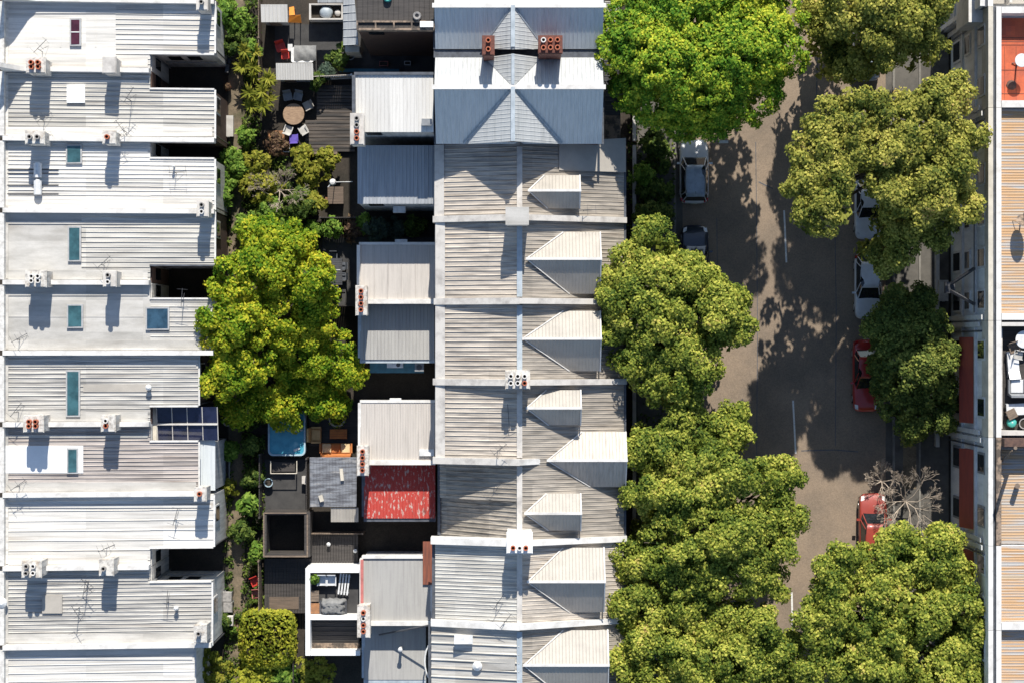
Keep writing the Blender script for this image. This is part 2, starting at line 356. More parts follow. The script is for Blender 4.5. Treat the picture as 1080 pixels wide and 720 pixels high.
def chimney(root, px, py, w, d, z0, top, body, pots, potmat='pot', cap=None):
    """w,d in metres; pots = list of (dx,dy) in metres; the stack stands between z0 and top"""
    c = P(px, py, top)
    b = MB(); b.box(c.x-w/2, c.x+w/2, c.y-d/2, c.y+d/2, z0, top-.22)
    b.box(c.x-w/2-.05, c.x+w/2+.05, c.y-d/2-.05, c.y+d/2+.05, top-.215, top-.08)
    b.box(c.x-w/2-.01, c.x+w/2+.01, c.y-d/2-.01, c.y+d/2+.01, top-.077, top)
    ch = b.build('chimney', body, root)
    for i, (dx, dy) in enumerate(pots):
        pm = potmat[i % len(potmat)] if isinstance(potmat, (list, tuple)) else potmat
        q = MB(); h = random.uniform(.28,.4)
        q.lathe((c.x+dx, c.y+dy, top-.01), [(.15,0),(.13,.1),(.125,h-.06),(.15,h-.05),(.15,h),(.095,h),(.09,h-.2)], 12)
        po = q.build('chimney_pot', W[pm], ch, smooth=False)
        s = MB(); s.lathe((c.x+dx, c.y+dy, top-.01+h-.19), [(.085,0),(.085,.01)], 10); s.build('flue', W['black'], ch)
    return ch
def antenna(root, px, py, z0, h=1.5, ang=0.7, n=5, boom=1.1):
    b = MB(); base = P(px, py, z0); top = base+Vector((0,0,h))
    b.tube(base, top, .022, n=5)
    d = Vector((math.cos(ang), math.sin(ang), 0)); s = Vector((-d.y, d.x, 0))
    b.tube(top-d*boom*.3, top+d*boom*.7, .018, n=5)
    for i in range(n):
        c = top+d*boom*(-.25+.9*i/(n-1)); l = .38-.05*i
        b.tube(c-s*l, c+s*l, .010, n=4)
    b.tube(base+Vector((.0,0,h*.55)), base+d*.5, .012, n=4)
    return b.build('antenna', W['dark'], root)
def skylight(root, x0, x1, y0, y1, mat='skytq', hatch=False, bars=0):
    zz = zl((x0+x1)/2); b = MB()
    A = [lp(x0,y1,.16), lp(x1,y1,.16), lp(x1,y0,.16), lp(x0,y0,.16)]
    b.hexa([a-Vector((0,0,.2)) for a in A], A)
    f = b.build('skylight', W['frame'] if not hatch else W[mat], root)
    if not hatch:
        i = .09; B = [A[0]+Vector((i,i,.004)), A[1]+Vector((-i,i,.004)), A[2]+Vector((-i,-i,.004)), A[3]+Vector((i,-i,.004))]
        q = MB(); q.hexa([a-Vector((0,0,.003)) for a in B], [a+Vector((0,0,.012)) for a in B]); q.build('glass', W[mat], f)
        if bars:
            q = MB()
            for k in range(bars):
                t = (k+1)/(bars+1); p0 = B[0].lerp(B[3],t); p1 = B[1].lerp(B[2],t)
                q.hexa([p0+Vector((0,-.03,.01)), p1+Vector((0,-.03,.01)), p1+Vector((0,.03,.01)), p0+Vector((0,.03,.01))],
                       [p0+Vector((0,-.03,.04)), p1+Vector((0,-.03,.04)), p1+Vector((0,.03,.04)), p0+Vector((0,.03,.04))])
            q.build('glazing_bar', W['wframe'], f)
for i in range(10):
    yt, yb = LB[i], LB[i+1]
    rx = RX[i]; m = W[LMAT[i]]
    root = thing('terrace_house', LLAB[i], 'house', P(115,(yt+yb)/2,0), group='pale roofed row houses along the lane')
    LH.append(root)
    w0, w1 = WELLS.get(i, (None,None))
    wt = w0 if w0 else yt; wb = w1 if w1 else yb
    has = (w0 or w1) is not None
    xm = 158.5 if has else rx
    # walls: front block and rear wing, from the ground up to just under the roof
    b = MB(); xA, xB = X(5,ZF), X(xm,zl(xm)); xC = X(rx,zl(rx))-.08
    b.box(xA, xB, Y(yb,6.6)+.02, Y(yt,6.6)-.02, 0, ZR-.12)
    if has: b.box(xB+.002, xC, Y(wb,6.1)+.05, Y(wt,6.1)-.05, 0, ZR-.12)
    wl = b.build('wall', W['brick'] if i in (1,3,5) else (W['render'] if i != 6 else W['greyrender']), root)
    if i in (1,3,8): wl.data.materials[0] = W['render'] if i == 8 else W['brick']
    # roof sheets
    b = MB()
    split = {0:122, 3:86, 4:178}.get(i)
    pitch = {0:.30,2:.26,3:.30,5:.27,6:.25,7:.6,8:.24,9:.5,1:.26,4:.3}[i]
    def rect(x0,x1,y0,y1,p,dz=0.0,mb=None):
        (mb or b).sheet([lp(x0,y1,dz),lp(x1,y1,dz),lp(x1,y0,dz),lp(x0,y0,dz)], (1,0,0), p, rh=.055, rw=.08)
    smooth = MB()
    if split and i in (0,3):
        rect(5,split,yt,yb,0,mb=smooth); rect(split,xm,yt,yb,pitch)
        if i == 0:
            for sx in (29,48,64,101): smooth.sheet([lp(sx-.6,50,.03),lp(sx+.6,50,.03),lp(sx+.6,17,.03),lp(sx-.6,17,.03)], (1,0,0), 0, thick=.03)
        if has: rect(xm,rx,wt,wb,pitch)
    elif i == 4:
        rect(5,xm,yt,yb,0,mb=smooth); rect(xm,rx,wt,wb,pitch)
        for sy in (334,): smooth.sheet([lp(8,sy+.6,.02),lp(152,sy+.6,.02),lp(152,sy-.6,.02),lp(8,sy-.6,.02)], (1,0,0), 0, thick=.03)
    else:
        rect(5,xm,yt,yb,pitch)
        if has: rect(xm,rx,wt,wb,pitch)
    b.build('roof', m, root)
    if smooth.f: smooth.build('smooth_roof_sheet', W['white'] if i == 0 else W['plain'], root)
    # plain flashing along the lower party wall and cover strip along the upper one
    b = MB()
    for (ya,yb2,dz,e) in ((yb-13,yb-3,.05,158 if w1 else rx),(yt+11,yt+14,.055,158 if w0 else rx)):
        b.sheet([lp(9,yb2,dz),lp(e-2,yb2,dz),lp(e-2,ya,dz),lp(9,ya,dz)], (1,0,0), 0, thick=.04)
    b.sheet([lp(5,yb-4,.058),lp(9,yb-4,.058),lp(9,yt+4,.058),lp(5,yt+4,.058)], (1,0,0), 0, thick=.04)
    b.build('flashing', W['white'] if i in (0,1,2,7,9) else W['plain'], root)
    # rear gutter
    b = MB(); b.box(X(rx,ZR)-.06, X(rx,ZR)+.10, Y(wb,ZR)+.05, Y(wt,ZR)-.05, ZR-.16, ZR-.03)
    b.build('gutter', W['wframe'], root)
    # lower party wall coping
    b = MB(); ph = .52; e = 158.5 if w1 else rx+1
    def prof(h0, xs, xe, curve=None):
        top = []
        for k in range(0, 33):
            px = xs+(xe-xs)*k/32.0; hh = h0
            if curve:
                t = min(1,max(0,(px-curve[0])/(curve[1]-curve[0]))); hh = h0+curve[2]*(1-(3*t*t-2*t**3))
            top.append((X(px,zl(px)), zl(px)+hh))
        return [(top[0][0], zl(xs)-.3)]+[(top[-1][0], zl(xe)-.3)]+top[::-1]
    cv = (8,40,2.0) if i == 0 else None
    yc = Y(yb,7.0)
    if cv:   # curved firewall rising to the street front
        b.prism_y(prof(ph,5,e,(3,29,1.9)), yc-.14, yc+.14)
    else:
        b.prism_y(prof(ph,5,e), yc-.14, yc+.14)
    b.build('party_wall', W['coping'], root)
    if i == 0:
        q = MB(); yc0 = Y(yt,7.0); q.prism_y(prof(ph,5,227,(9,41,1.75)), yc0-.14, yc0+.14); q.build('party_wall', W['coping'], root)
    if w0 or w1:   # raised edge round the light well
        q = MB(); yy = w1 if w1 else w0; yq = Y(yy,6.3); q.prism_y(prof(.10,158,rx), yq-.05, yq+.05); q.build('well_edge', W['gutter'] if i in (3,) else W['coping'], root)
    # street front parapet
    b = MB(); b.box(X(-3,7.6), X(4.5,7.6), Y(yb,7)+.16, Y(yt,7)-.16, 0, 7.65); b.build('front_wall', W['render'], root)
    # rear wall windows and downpipes
    for k, t in enumerate((.35,)):
        yy = Y(wt+(wb-wt)*t, 4); xq = xC
        q = MB(); q.box(xq-.02, xq+.06, yy-.55, yy+.55, 3.4, 5.0); fr = q.build('window', W['wframe'], root)
        q = MB(); q.box(xq+.05, xq+.07, yy-.45, yy+.45, 3.5, 4.9); q.build('pane', W['skyclear'], fr)
    q = MB(); yy = Y(wb-3,5); q.tube((xC+.07,yy,0),(xC+.07,yy,ZR-.15),.045); q.build('downpipe', W['dark'], root)
    if has:
        xq = xB+.03; yy = Y(((w1 or w0)+(yb if w1 else yt))/2, 5)
        q = MB(); q.box(xB, xq, yy-.35, yy+.35, 3.0, 4.6); q.build('well_window', W['skyclear'], root)
        yy = Y(w1 if w1 else w0, 5)
        sgn = -1 if w1 else 1; ya = Y(wb if w1 else wt, 6.1)+(.05 if w1 else -.05)
        q = MB()
        for kx in (.3,.62):
            xx = xB+(xC-xB)*kx; q.box(xx-.4, xx+.4, ya-.03, ya+.03, 3.2, 4.7)
        q.build('well_window', W['skyclear'], root)
        q = MB(); q.tube((xB+.1, ya+sgn*.08,0),(xB+.1, ya+sgn*.08, ZR-.2), .05); q.tube((xB+.3, ya+sgn*.07,2.7),(xC-.3, ya+sgn*.07,2.5), .035); q.build('downpipe', W['greypl'], root)
four = [(-.2,.13),(.2,.13),(-.2,-.13),(.2,-.13)]
CZ = lambda px: zl(px)+1.85
for hi, px, py, w, d, pots, pm, body in (
    (0,37.5,69,1.08,.84,four,'pot','coping'), (0,115,68.5,.74,.92,[],'pot','copingg'),
    (1,36.5,145,1.08,.72,[(-.25,0),(.2,0)],'potgrey','coping'), (1,115,145,.72,.72,[(-.08,0)],'pot','coping'),
    (2,213.5,220,.64,.9,[(-.02,.2),(-.02,-.2)],['potgrey','potwhite'],'copingg'),
    (3,37.5,294,1.18,.94,four,'potwhite','coping'), (3,115.5,294,.72,.9,[(-.05,.2),(-.05,-.2)],['potgrey','potwhite'],'copingg'),
    (5,35,446.5,1.14,.94,four,'pot','coping'), (5,114,446,.8,.94,[(-.1,.15),(-.1,-.15)],['potwhite','pot'],'coping'),
    (6,211,521,.66,.8,[(0,.05)],'pot','coping'),
    (7,33,600,1.1,.94,[(-.25,.2),(.15,.2),(-.25,-.2),(.15,-.2)],['potgrey','potwhite'],'coping'), (7,112,598,.8,.94,[(-.12,-.05)],'potgrey','coping'),
    (8,211,668,.7,.98,[(-.05,.05)],'potgrey','coping')):
    chimney(LH[hi], px, py, w, d, zl(px)-.1, CZ(px), W['stack'] if body == 'coping' else W[body], pots, pm)
chimney(LH[0], 213, 3, .62, .8, zl(213)-.1, CZ(213), W['copingg'], [(0,0)], 'potgrey')
for hi, a in ((0,(74,86,20,49,'skyprp',False,1)),(1,(71,90,90,109,'patch',True)),(2,(70,87,153,173)),(3,(72,86,239,276)),
              (4,(71,88,321,346)),(4,(154,179,324,348,'skyblue')),(5,(70,85,390,439)),(6,(71,83,472,499)),(8,(45,66,627,646,'plaingrey',True))):
    skylight(LH[hi], *a)
for hi, px, py, ang, h, n in ((0,45,55,.8,1.3,3),(1,139,107,1.0,1.6,5),(1,134,140,2.2,1.2,4),(1,47,128,.55,1.0,3),(2,186,183,.1,.8,2),(3,110,280,.75,1.0,2),
    (4,21,358,.5,.9,4),(5,20,434,.9,1.3,2),(6,21,512,.6,1.2,3),(7,113,577,.4,1.2,4),(7,186,547,1.3,.7,2),(8,93,612,-.9,1.0,4),(8,84,640,-1.0,1.4,4),(8,92,622,1.4,1.0,3),(8,178,634,1.5,.7,2),(4,194,318,1.5,.9,2)):
    antenna(LH[hi], px, py, zl(px), h, ang, n)
b = MB(); b.sheet([(X(209.5,5.2),Y(517,5.2),5.1),(X(226.5,5.2),Y(517,5.2),5.0),(X(226.5,5.2),Y(462,5.2),5.0),(X(209.5,5.2),Y(462,5.2),5.1)], (1,0,0), 0); b.build('lower_roof', W['slate'], LH[6])
b = MB(); b.box(X(209,6.2), X(226,5.2), Y(517,5.2)+.05, Y(466,5.2), 0, 4.9); b.build('lean_to_wall', W['greyrender'], LH[6])
# patch sheet, tanks on rails, vents, glazed lean-to
b = MB(); b.sheet([lp(5,498.5,.07),lp(88,498.5,.07),lp(88,469.5,.07),lp(5,469.5,.07)], (1,0,0), 0); b.build('patch_sheet', W['patch'], LH[6])
b = MB(); b.sheet([lp(128,415,.07),lp(207,415,.07),lp(207,403,.07),lp(128,403,.07)] and [lp(88,413,.06),lp(155,413,.06),lp(155,405,.06),lp(88,405,.06)], (1,0,0), 0); b.build('patch_sheet', W['plaingrey'], LH[5])
b = MB()
for py in (179,183,195.5,204.5): b.tube(lp(8,py,.06), lp(62,py,.06), .035)
b.build('pipe_rail', W['dark'], LH[2])
for py in (180.5,198.5):
    b = MB(); p = lp(41,py,.28); b.tube(p+Vector((0,-.42,0)), p+Vector((0,.42,0)), .24, n=12); b.tube(p+Vector((0,.42,0)), p+Vector((0,.5,0)), .15, n=12)
    b.build('water_tank', W['whitepl'], LH[2], smooth=False)
for hi, px, py, r in ((5,158,408,.16),(8,4,634,.28),(8,187,640,.13),(2,184,176,.08)):
    b = MB(); c = lp(px,py,-.05); b.lathe(c, [(r*.7,0),(r*.7,.4),(r*1.1,.42),(r*1.1,.55),(r*.4,.66)], 14); b.build('vent', W['whitepl'], LH[hi], smooth=False)
b = MB(); x0,x1 = X(165,5.8), X(229,5.8)
b.sheet([(x0,Y(464,5.6),5.3),(x1,Y(464,5.6),5.3),(x1,Y(429,5.8),5.75),(x0,Y(429,5.8),5.75)], (0,1,0), 0)
lean = b.build('glazed_roof', W['pvglass'], LH[5])
b = MB()
for k in range(5):
    xx = x0+(x1-x0)*k/4; b.tube((xx,Y(464,5.6),5.34),(xx,Y(429,5.8),5.79),.03,n=4)
b.tube((x0,Y(447,5.7),5.58),(x1,Y(447,5.7),5.58),.08,n=4); b.build('glazing_bar', W['copingg'], lean)
b = MB(); b.box(X(158.6,5), X(165,5.8)-.02, Y(465,5), Y(428,5), 0, 5.6); b.build('lean_to_wall', W['cream'], LH[5])
b = MB(); b.box(X(163,2), X(172,2), Y(612,2), Y(598,2), 0, 2.2); b.build('tank', W['whitepl'], LH[8])
# ================================================================== middle row facing the street
MH = []
MLAB = ['tall blue grey house with two red brick chimneys, topmost of the street terraces',
 'tall blue grey house with a bright ridge and a cross gable over the street terraces',
 'terrace house lying in the shadow of the tall blue grey gable',
 'terrace house with a wide dormer below the white topped square chimney',
 'terrace house with a wide dormer, above the six white chimney pots',
 'terrace house with a small dormer below the stack of six white pots',
 'terrace house with a folded rear roof slope and the red rusty wing',
 'terrace house with a pale ribbed rear roof and white roof terrace behind',
 'terrace house with coarse white rear ribs, a white box vent and a round vent']
MB_Y = [-34, 56, 152, 231, 318, 402.5, 485.5, 570, 658, 745]
for i in range(9):
    MH.append(thing('street_house', MLAB[i], 'house', P(560, (MB_Y[i]+MB_Y[i+1])/2, 0), group='terraces facing the tree lined street'))
# ---- two tall houses with an M shaped roof and cross gables
ZE, ZG, ZT = 9.3, 10.3, 11.8
xc = X(541,ZT); xL, xR = X(459,10.5), X(635.5,10.5)
def tall(root, yN, zN, yT, yS, zS, south_gable, hwN, hwS):
    b = MB()
    b.sheet([(xL,yS,zS),(xR,yS,zS),(xR,yT,ZT),(xL,yT,ZT)], (0,1,0), .24, rh=.02)
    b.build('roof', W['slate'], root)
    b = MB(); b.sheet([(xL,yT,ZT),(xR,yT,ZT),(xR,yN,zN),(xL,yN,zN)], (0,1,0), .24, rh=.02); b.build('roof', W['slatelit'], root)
    b = MB(); b.box(xL-.12, xR+.12, yT-.13, yT+.13, ZT-.05, ZT+.09); b.build('ridge_cap', W['coping'], root)
    # cross roof
    b = MB()
    e = .05
    if south_gable:
        z1 = zS+.02
        b.sheet([(xc,yT,ZT+e),(xc-hwS,yS-.02,z1+e),(xc,yS-.1,ZT+e)], (1,0,0), .24, rh=.02)
        b.sheet([(xc,yT,ZT+e),(xc,yS-.1,ZT+e),(xc+hwS,yS-.02,z1+e)], (1,0,0), .24, rh=.02)
    else:
        z1 = zS
        b.sheet([(xc,yT,ZT+e),(xc-hwS,yS,z1+e),(xc,yS-.25,ZT+e)], (1,0,0), .24, rh=.02)
        b.sheet([(xc,yT,ZT+e),(xc,yS-.25,ZT+e),(xc+hwS,yS,z1+e)], (1,0,0), .24, rh=.02)
    if hwN:
        b.sheet([(xc,yT,ZT+e),(xc,yN+.0,ZT+e),(xc-hwN,yN,zN+e)], (1,0,0), .24, rh=.02)
        b.sheet([(xc,yT,ZT+e),(xc+hwN,yN,zN+e),(xc,yN+.0,ZT+e)], (1,0,0), .24, rh=.02)
    b.build('cross_roof', W['slatelit'], root)
    b = MB(); b.box(xc-.12, xc+.12, yS-.1, yT, ZT+.045, ZT+.12)
    if hwN: b.box(xc-.09, xc+.09, yT+.13, yN, ZT+.045, ZT+.11)
    b.build('ridge_cap', W['lead'], root)
    b = MB()
    for s in (-1,1):   # valley flashings
        p, q = Vector((xc,yT,ZT+.09)), Vector((xc+s*hwS,yS,zS+.09)); b.tube(p,q,.05,n=4)
    b.build('valley', W['lead'], root)
    b = MB(); b.box(xL+.15, xR-.15, yS+.1, yN-.1, 0, min(zS,zN)-.15)
    b.hexa([(xL+.15,yS+.1,zS-.2),(xL+.15,yN-.1,zN-.2),(xL+.15,yT,ZT-.15)], [(xL+.3,yS+.1,zS-.2),(xL+.3,yN-.1,zN-.2),(xL+.3,yT,ZT-.15)])
    b.hexa([(xR-.3,yS+.1,zS-.2),(xR-.3,yN-.1,zN-.2),(xR-.3,yT,ZT-.15)], [(xR-.15,yS+.1,zS-.2),(xR-.15,yN-.1,zN-.2),(xR-.15,yT,ZT-.15)])
    if south_gable:
        b.hexa([(xc-hwS+.15,yS+.3,zS-.1),(xc+hwS-.15,yS+.3,zS-.1),(xc,yS+.3,ZT-.12)], [(xc-hwS+.15,yS+.1,zS-.1),(xc+hwS-.15,yS+.1,zS-.1),(xc,yS+.1,ZT-.12)])
    b.build('wall', W['brick'], root)
    b = MB(); b.box(xL-.12, xL, yS, yN, zS-.2, zS-.05); b.build('gutter', W['gutter'], root)
    b = MB(); b.box(xR, xR+.14, yS, yN, zS-.2, zS-.05); b.build('gutter', W['gutter'], root)
yT0 = Y(6,ZT); yS0 = Y(52,ZG); yT1 = Y(92,ZT); yN1 = Y(61,ZG); yS1 = Y(152,ZE)
tall(MH[0], yT0+2.2, ZG, yT0, yS0, ZG, False, 0, X(575,ZG)-xc)
tall(MH[1], yN1, ZG, yT1, yS1, ZE, True, X(571,ZG)-xc, X(593,ZE)-xc)
b = MB(); b.box(xL-.1, xR+.1, yN1+.02, yS0-.02, ZG-.5, ZG-.12); b.build('box_gutter', W['gutter'], MH[0])
chimney(MH[0], 515, 48, .62, 1.05, 9.8, 13.1, W['redbrick'], [(0,.25),(0,-.25)])
chimney(MH[0], 580.5, 47, 1.3, .95, 9.8, 13.1, W['redbrick'], [(-.4,.22),(0,.22),(.4,.22),(-.4,-.22),(0,-.22),(.4,-.22)], ['potwhite','pot','pot','pot','pot','pot'])
# verandahs of the tall pair
b = MB(); b.sheet([(xR+.15,Y(146,6),5.6),(X(655,6),Y(146,6),5.3),(X(655,6),Y(62,6),5.3),(xR+.15,Y(62,6),5.6)], (1,0,0), .3); b.build('verandah_roof', W['dark'], MH[1])  # dark metal stands in for tree shade over this verandah
b = MB(); b.sheet([(xR+.15,Y(56,6),5.6),(X(655,6),Y(56,6),5.3),(X(655,6),Y(0,6),5.3),(xR+.15,Y(0,6),5.6)], (1,0,0), .3); b.build('verandah_roof', W['winggrey'], MH[0])
b = MB(); b.sheet([(X(637,6),Y(146,6),5.62),(X(655,6),Y(146,6),5.35),(X(655,6),Y(121,6),5.35),(X(637,6),Y(121,6),5.62)], (1,0,0), 0); b.build('patch_sheet', W['stone'], MH[1])  # brownish patch painting a spot of sunlight onto the dark verandah
# ---- terraces with a ridge along the street and dormers
ZLE, ZRE, ZRI = 7.9, 6.9, 9.4
xr = X(548, ZRI)
def zroofR(x): return ZRI+(ZRE-ZRI)*(x-xr)/(X(658,ZRE)-xr)
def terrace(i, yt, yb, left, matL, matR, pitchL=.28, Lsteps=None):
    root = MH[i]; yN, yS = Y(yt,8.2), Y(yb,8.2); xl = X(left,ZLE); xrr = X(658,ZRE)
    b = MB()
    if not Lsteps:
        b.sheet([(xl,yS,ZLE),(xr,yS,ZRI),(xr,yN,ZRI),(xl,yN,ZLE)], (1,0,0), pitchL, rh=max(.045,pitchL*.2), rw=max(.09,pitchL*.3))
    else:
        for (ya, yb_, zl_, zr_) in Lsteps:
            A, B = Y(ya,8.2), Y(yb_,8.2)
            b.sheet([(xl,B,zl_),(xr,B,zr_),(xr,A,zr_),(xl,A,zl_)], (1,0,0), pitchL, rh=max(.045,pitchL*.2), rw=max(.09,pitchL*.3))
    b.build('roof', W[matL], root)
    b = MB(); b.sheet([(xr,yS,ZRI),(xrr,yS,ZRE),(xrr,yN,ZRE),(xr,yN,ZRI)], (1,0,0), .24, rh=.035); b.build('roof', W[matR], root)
    b = MB(); b.box(xr-.16, xr+.16, yS+.25, yN-.25, ZRI-.1, ZRI+.06); b.build('ridge_cap', W['lead'] if i in (3,4,8) else W['copingg'], root)
    b = MB(); b.box(xl+.1, xrr-.2, yS+.02, yN-.02, 0, 6.7 if not Lsteps else 4.4); b.build('wall', W['render'], root)
    b = MB(); b.sheet([(xl-.16,yS,ZLE-.01),(xl+.42,yS,ZLE+.16),(xl+.42,yN,ZLE+.16),(xl-.16,yN,ZLE-.01)], (1,0,0), 0, thick=.05) if not Lsteps and i < 7 else None
    if b.f:
        for k in range(len(b.v)): b.v[k] = (b.v[k][0], b.v[k][1], b.v[k][2]+.045)
        b.build('eave_flashing', W['copingg'], root)
    b = MB(); b.box(xl-.2, xl-.02, yS+.05, yN-.05, ZLE-.45 if not Lsteps else ZLE-3.3, ZLE-.2 if not Lsteps else ZLE-3.0); b.build('gutter', W['gutter'], root)
    b = MB(); b.box(xrr-.02, xrr+.14, yS+.05, yN-.05, ZRE-.2, ZRE-.06); b.build('gutter', W['gutter'], root)
    # front windows and door
    for k in (.28,.72):
        yy = yS+(yN-yS)*k; q = MB(); q.box(xrr-.22, xrr-.14, yy-.6, yy+.6, 3.6, 5.4); f = q.build('window', W['wframe'], root)
        q = MB(); q.box(xrr-.15, xrr-.12, yy-.5, yy+.5, 3.7, 5.3); q.build('pane', W['skyclear'], f)
    q = MB(); yy = yS+(yN-yS)*.3; q.box(xrr-.22, xrr-.13, yy-.5, yy+.5, .1, 2.2); q.build('door', W['timber'], root)
    return root
def party(i, py, left, hl, hm, hr, x1=661, mat='copingg', matR=None, half=.19):
    """coping over the party wall at the south of house i: hl/hm/hr are heights over the roof at eave, ridge and front"""
    yc = Y(py,8.3); xl = X(left,ZLE)-.2; xrr = X(x1,ZRE)
    b = MB(); b.prism_y([(xl,ZLE-.9),(xr,ZRI-.9),(xr,ZRI+hm),(xl,ZLE-.08+hl)], yc-half, yc+half); b.build('party_wall', W[mat], MH[i])
    b = MB(); b.prism_y([(xr+.002,ZRI-.9),(xrr,ZRE-.9),(xrr,ZRE-.05+hr),(xr+.002,ZRI+hm)], yc-half*.9, yc+half*.9); b.build('party_wall', W[matR or mat], MH[i])
def dormer(i, x0, x1, yn, yr, ys, zr=9.5, zn=8.35, zs=8.2, mat='beige', matS=None):
    root = MH[i]
    A = Vector((max(xr+.1, X(x0,zr)), Y(yr,zr), zr)); xf = X(x1,zr)
    Yn, Ys = Y(yn,zn), Y(ys,zs)
    xi = lambda z: xr+(ZRI-z)/(ZRI-ZRE)*(X(658,ZRE)-xr)
    b = MB(); b.sheet([A, (xf,A.y,zr), (xf,Yn,zn), (xi(zn)-.05,Yn,zn)], (0,1,0), .2, rh=.02, rw=.05)
    b.sheet([A, (xi(zs)-.05,Ys,zs), (xf,Ys,zs), (xf,A.y,zr)], (0,1,0), .2, rh=.02, rw=.05)
    d = b.build('dormer', W[mat], root)
    b = MB(); b.box(A.x-.02, xf+.06, A.y-.07, A.y+.07, zr-.02, zr+.07)
    b.box(xf-.03, xf+.05, Ys, Yn, zs-.25, zs-.1)
    p, q = Vector((xf,A.y,zr+.03)), Vector((xf,Yn,zn+.03)); b.tube(p,q,.055,n=4); p, q = Vector((xf,A.y,zr+.03)), Vector((xf,Ys,zs+.03)); b.tube(p,q,.05,n=4)
    b.tube(A+Vector((0,0,.04)), Vector((xi(zn)-.05,Yn,zn+.05)), .05, n=4)
    b.tube(A+Vector((0,0,.02)), Vector((xi(zs)-.05,Ys,zs+.04)), .035, n=4)
    b.build('ridge_trim', W['coping'], d)
    b = MB(); xw = xf-.15; ym = (Yn+Ys)/2; hw = (Yn-Ys)/2-.18
    zb = zroofR(xw)-.1
    xs = xi(zs)+.05
    b.hexa([(xw-.12,Ys+.15,zb),(xw,Ys+.15,zb),(xw,Yn-.15,zb),(xw-.12,Yn-.15,zb)], [(xw-.12,Ys+.15,zs-.12),(xw,Ys+.15,zs-.12),(xw,Yn-.15,zn-.12),(xw-.12,Yn-.15,zn-.12)])
    b.hexa([(xw-.1,Ys+.15,zs-.1),(xw-.1,Yn-.15,zn-.1),(xw-.1,A.y,zr-.1)], [(xw,Ys+.15,zs-.1),(xw,Yn-.15,zn-.1),(xw,A.y,zr-.1)])
    for (yy, zz) in ((Ys+.15,zs),(Yn-.15,zn)):
        s = .04; b.hexa([(xs,yy-s,zz-.1),(xw,yy-s,zb),(xw,yy+s,zb),(xs,yy+s,zz-.1)], [(xs,yy-s,zz-.07),(xw,yy-s,zz-.07),(xw,yy+s,zz-.07),(xs,yy+s,zz-.07)])
    b.build('dormer_wall', W['render'], d)
    q = MB(); q.box(xw, xw+.03, ym-hw*.5, ym+hw*.5, zb+.35, zs-.2); q.build('dormer_window', W['skyclear'], d)
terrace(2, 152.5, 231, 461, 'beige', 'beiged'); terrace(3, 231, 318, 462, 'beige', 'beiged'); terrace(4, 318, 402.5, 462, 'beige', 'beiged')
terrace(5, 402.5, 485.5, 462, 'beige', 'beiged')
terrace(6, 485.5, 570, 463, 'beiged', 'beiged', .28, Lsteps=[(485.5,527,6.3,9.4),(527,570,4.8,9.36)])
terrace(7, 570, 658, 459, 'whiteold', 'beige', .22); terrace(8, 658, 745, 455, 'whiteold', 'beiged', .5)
party(2, 231, 460, .16, .62, .3); party(3, 318, 461, .14, .62, .25); party(4, 402.5, 460, .14, .68, .35)
party(5, 485.5, 460, .28, .6, .3, x1=604, mat='copingg', matR='coping'); party(6, 570, 458, .5, .52, .25, mat='coping'); party(7, 657, 458, .3, .5, .2, mat='coping')
dormer(2, 557, 612, 185, 201, 220, zr=9.55, zn=8.8, zs=8.72, mat='plaingrey'); dormer(3, 555, 634, 245, 273, 310, mat='plaingrey'); dormer(4, 551, 634, 328, 357, 391, mat='plaingrey')
dormer(5, 555, 613, 411, 430, 448, zr=9.6, zn=8.75, zs=8.7, mat='plaingrey'); dormer(6, 577, 661, 455, 485.2, 513, zr=8.9, zn=7.9, zs=7.7, mat='dormerbeige')
dormer(6, 553, 613, 520, 541, 559, zr=9.6, zn=8.75, zs=8.7, mat='plaingrey'); dormer(7, 556, 638, 577, 613, 645, mat='plaingrey'); dormer(8, 552, 642, 664, 701, 740, mat='plaingrey')
# smooth verandah piece by the tall gable
b = MB(); b.sheet([(X(590,8.9),Y(182,7),8.55),(X(660,7),Y(182,7),7.1),(X(660,7),Y(146,7),7.1),(X(590,8.9),Y(152,7),8.55)], (1,0,0), 0); b.build('smooth_roof_sheet', W['plaingrey'], MH[2])
# stacks on the party walls
chimney(MH[2], 545.5, 228, 1.25, .95, 8.6, 11.4, W['copingg'], [], cap=1)
b = MB(); c = P(545.5,228,11.4); b.box(c.x-.68, c.x+.68, c.y-.52, c.y+.52, 11.405, 11.52); b.build('chimney_cap', W['plain'], MH[2])
six = [(-.4,.2),(0,.2),(.4,.2),(-.4,-.2),(0,-.2),(.4,-.2)]
chimney(MH[4], 546, 400, 1.35, 1.0, 8.6, 11.1, W['stack'], six, ['potwhite','potwhite','potwhite','potwhite','potwhite','pot'])
chimney(MH[6], 548, 572, 1.42, 1.15, 8.6, 11.4, W['patch'], [(-.38,-.28),(0,-.28),(.36,-.28)], ['pot','potwhite','pot'])
antenna(MH[5], 525, 474, 8.6, 1.9, .7, 4, 1.0); antenna(MH[5], 536, 434, 9.0, .5, -1.5, 2, 1.6); antenna(MH[2], 615, 223, 8.2, 1.0, .05, 3); antenna(MH[7], 524, 635, 8.6, 1.0, 1.0, 3); antenna(MH[7], 531, 655, 8.7, 1.0, .9, 2)
for k, (px,py) in enumerate(((489,673),(503.5,701))):
    b = MB(); c = P(px,py,8.6)
    if k == 0: b.box(c.x-.5, c.x+.5, c.y-.22, c.y+.22, 7.9, 8.9); b.box(c.x-.55, c.x+.55, c.y-.26, c.y+.26, 8.905, 9.0)
    else: b.lathe((c.x,c.y,7.9), [(.2,0),(.2,.9),(.29,.92),(.29,1.05),(.1,1.2)], 14)
    b.build('vent', W['whitepl'], MH[8])
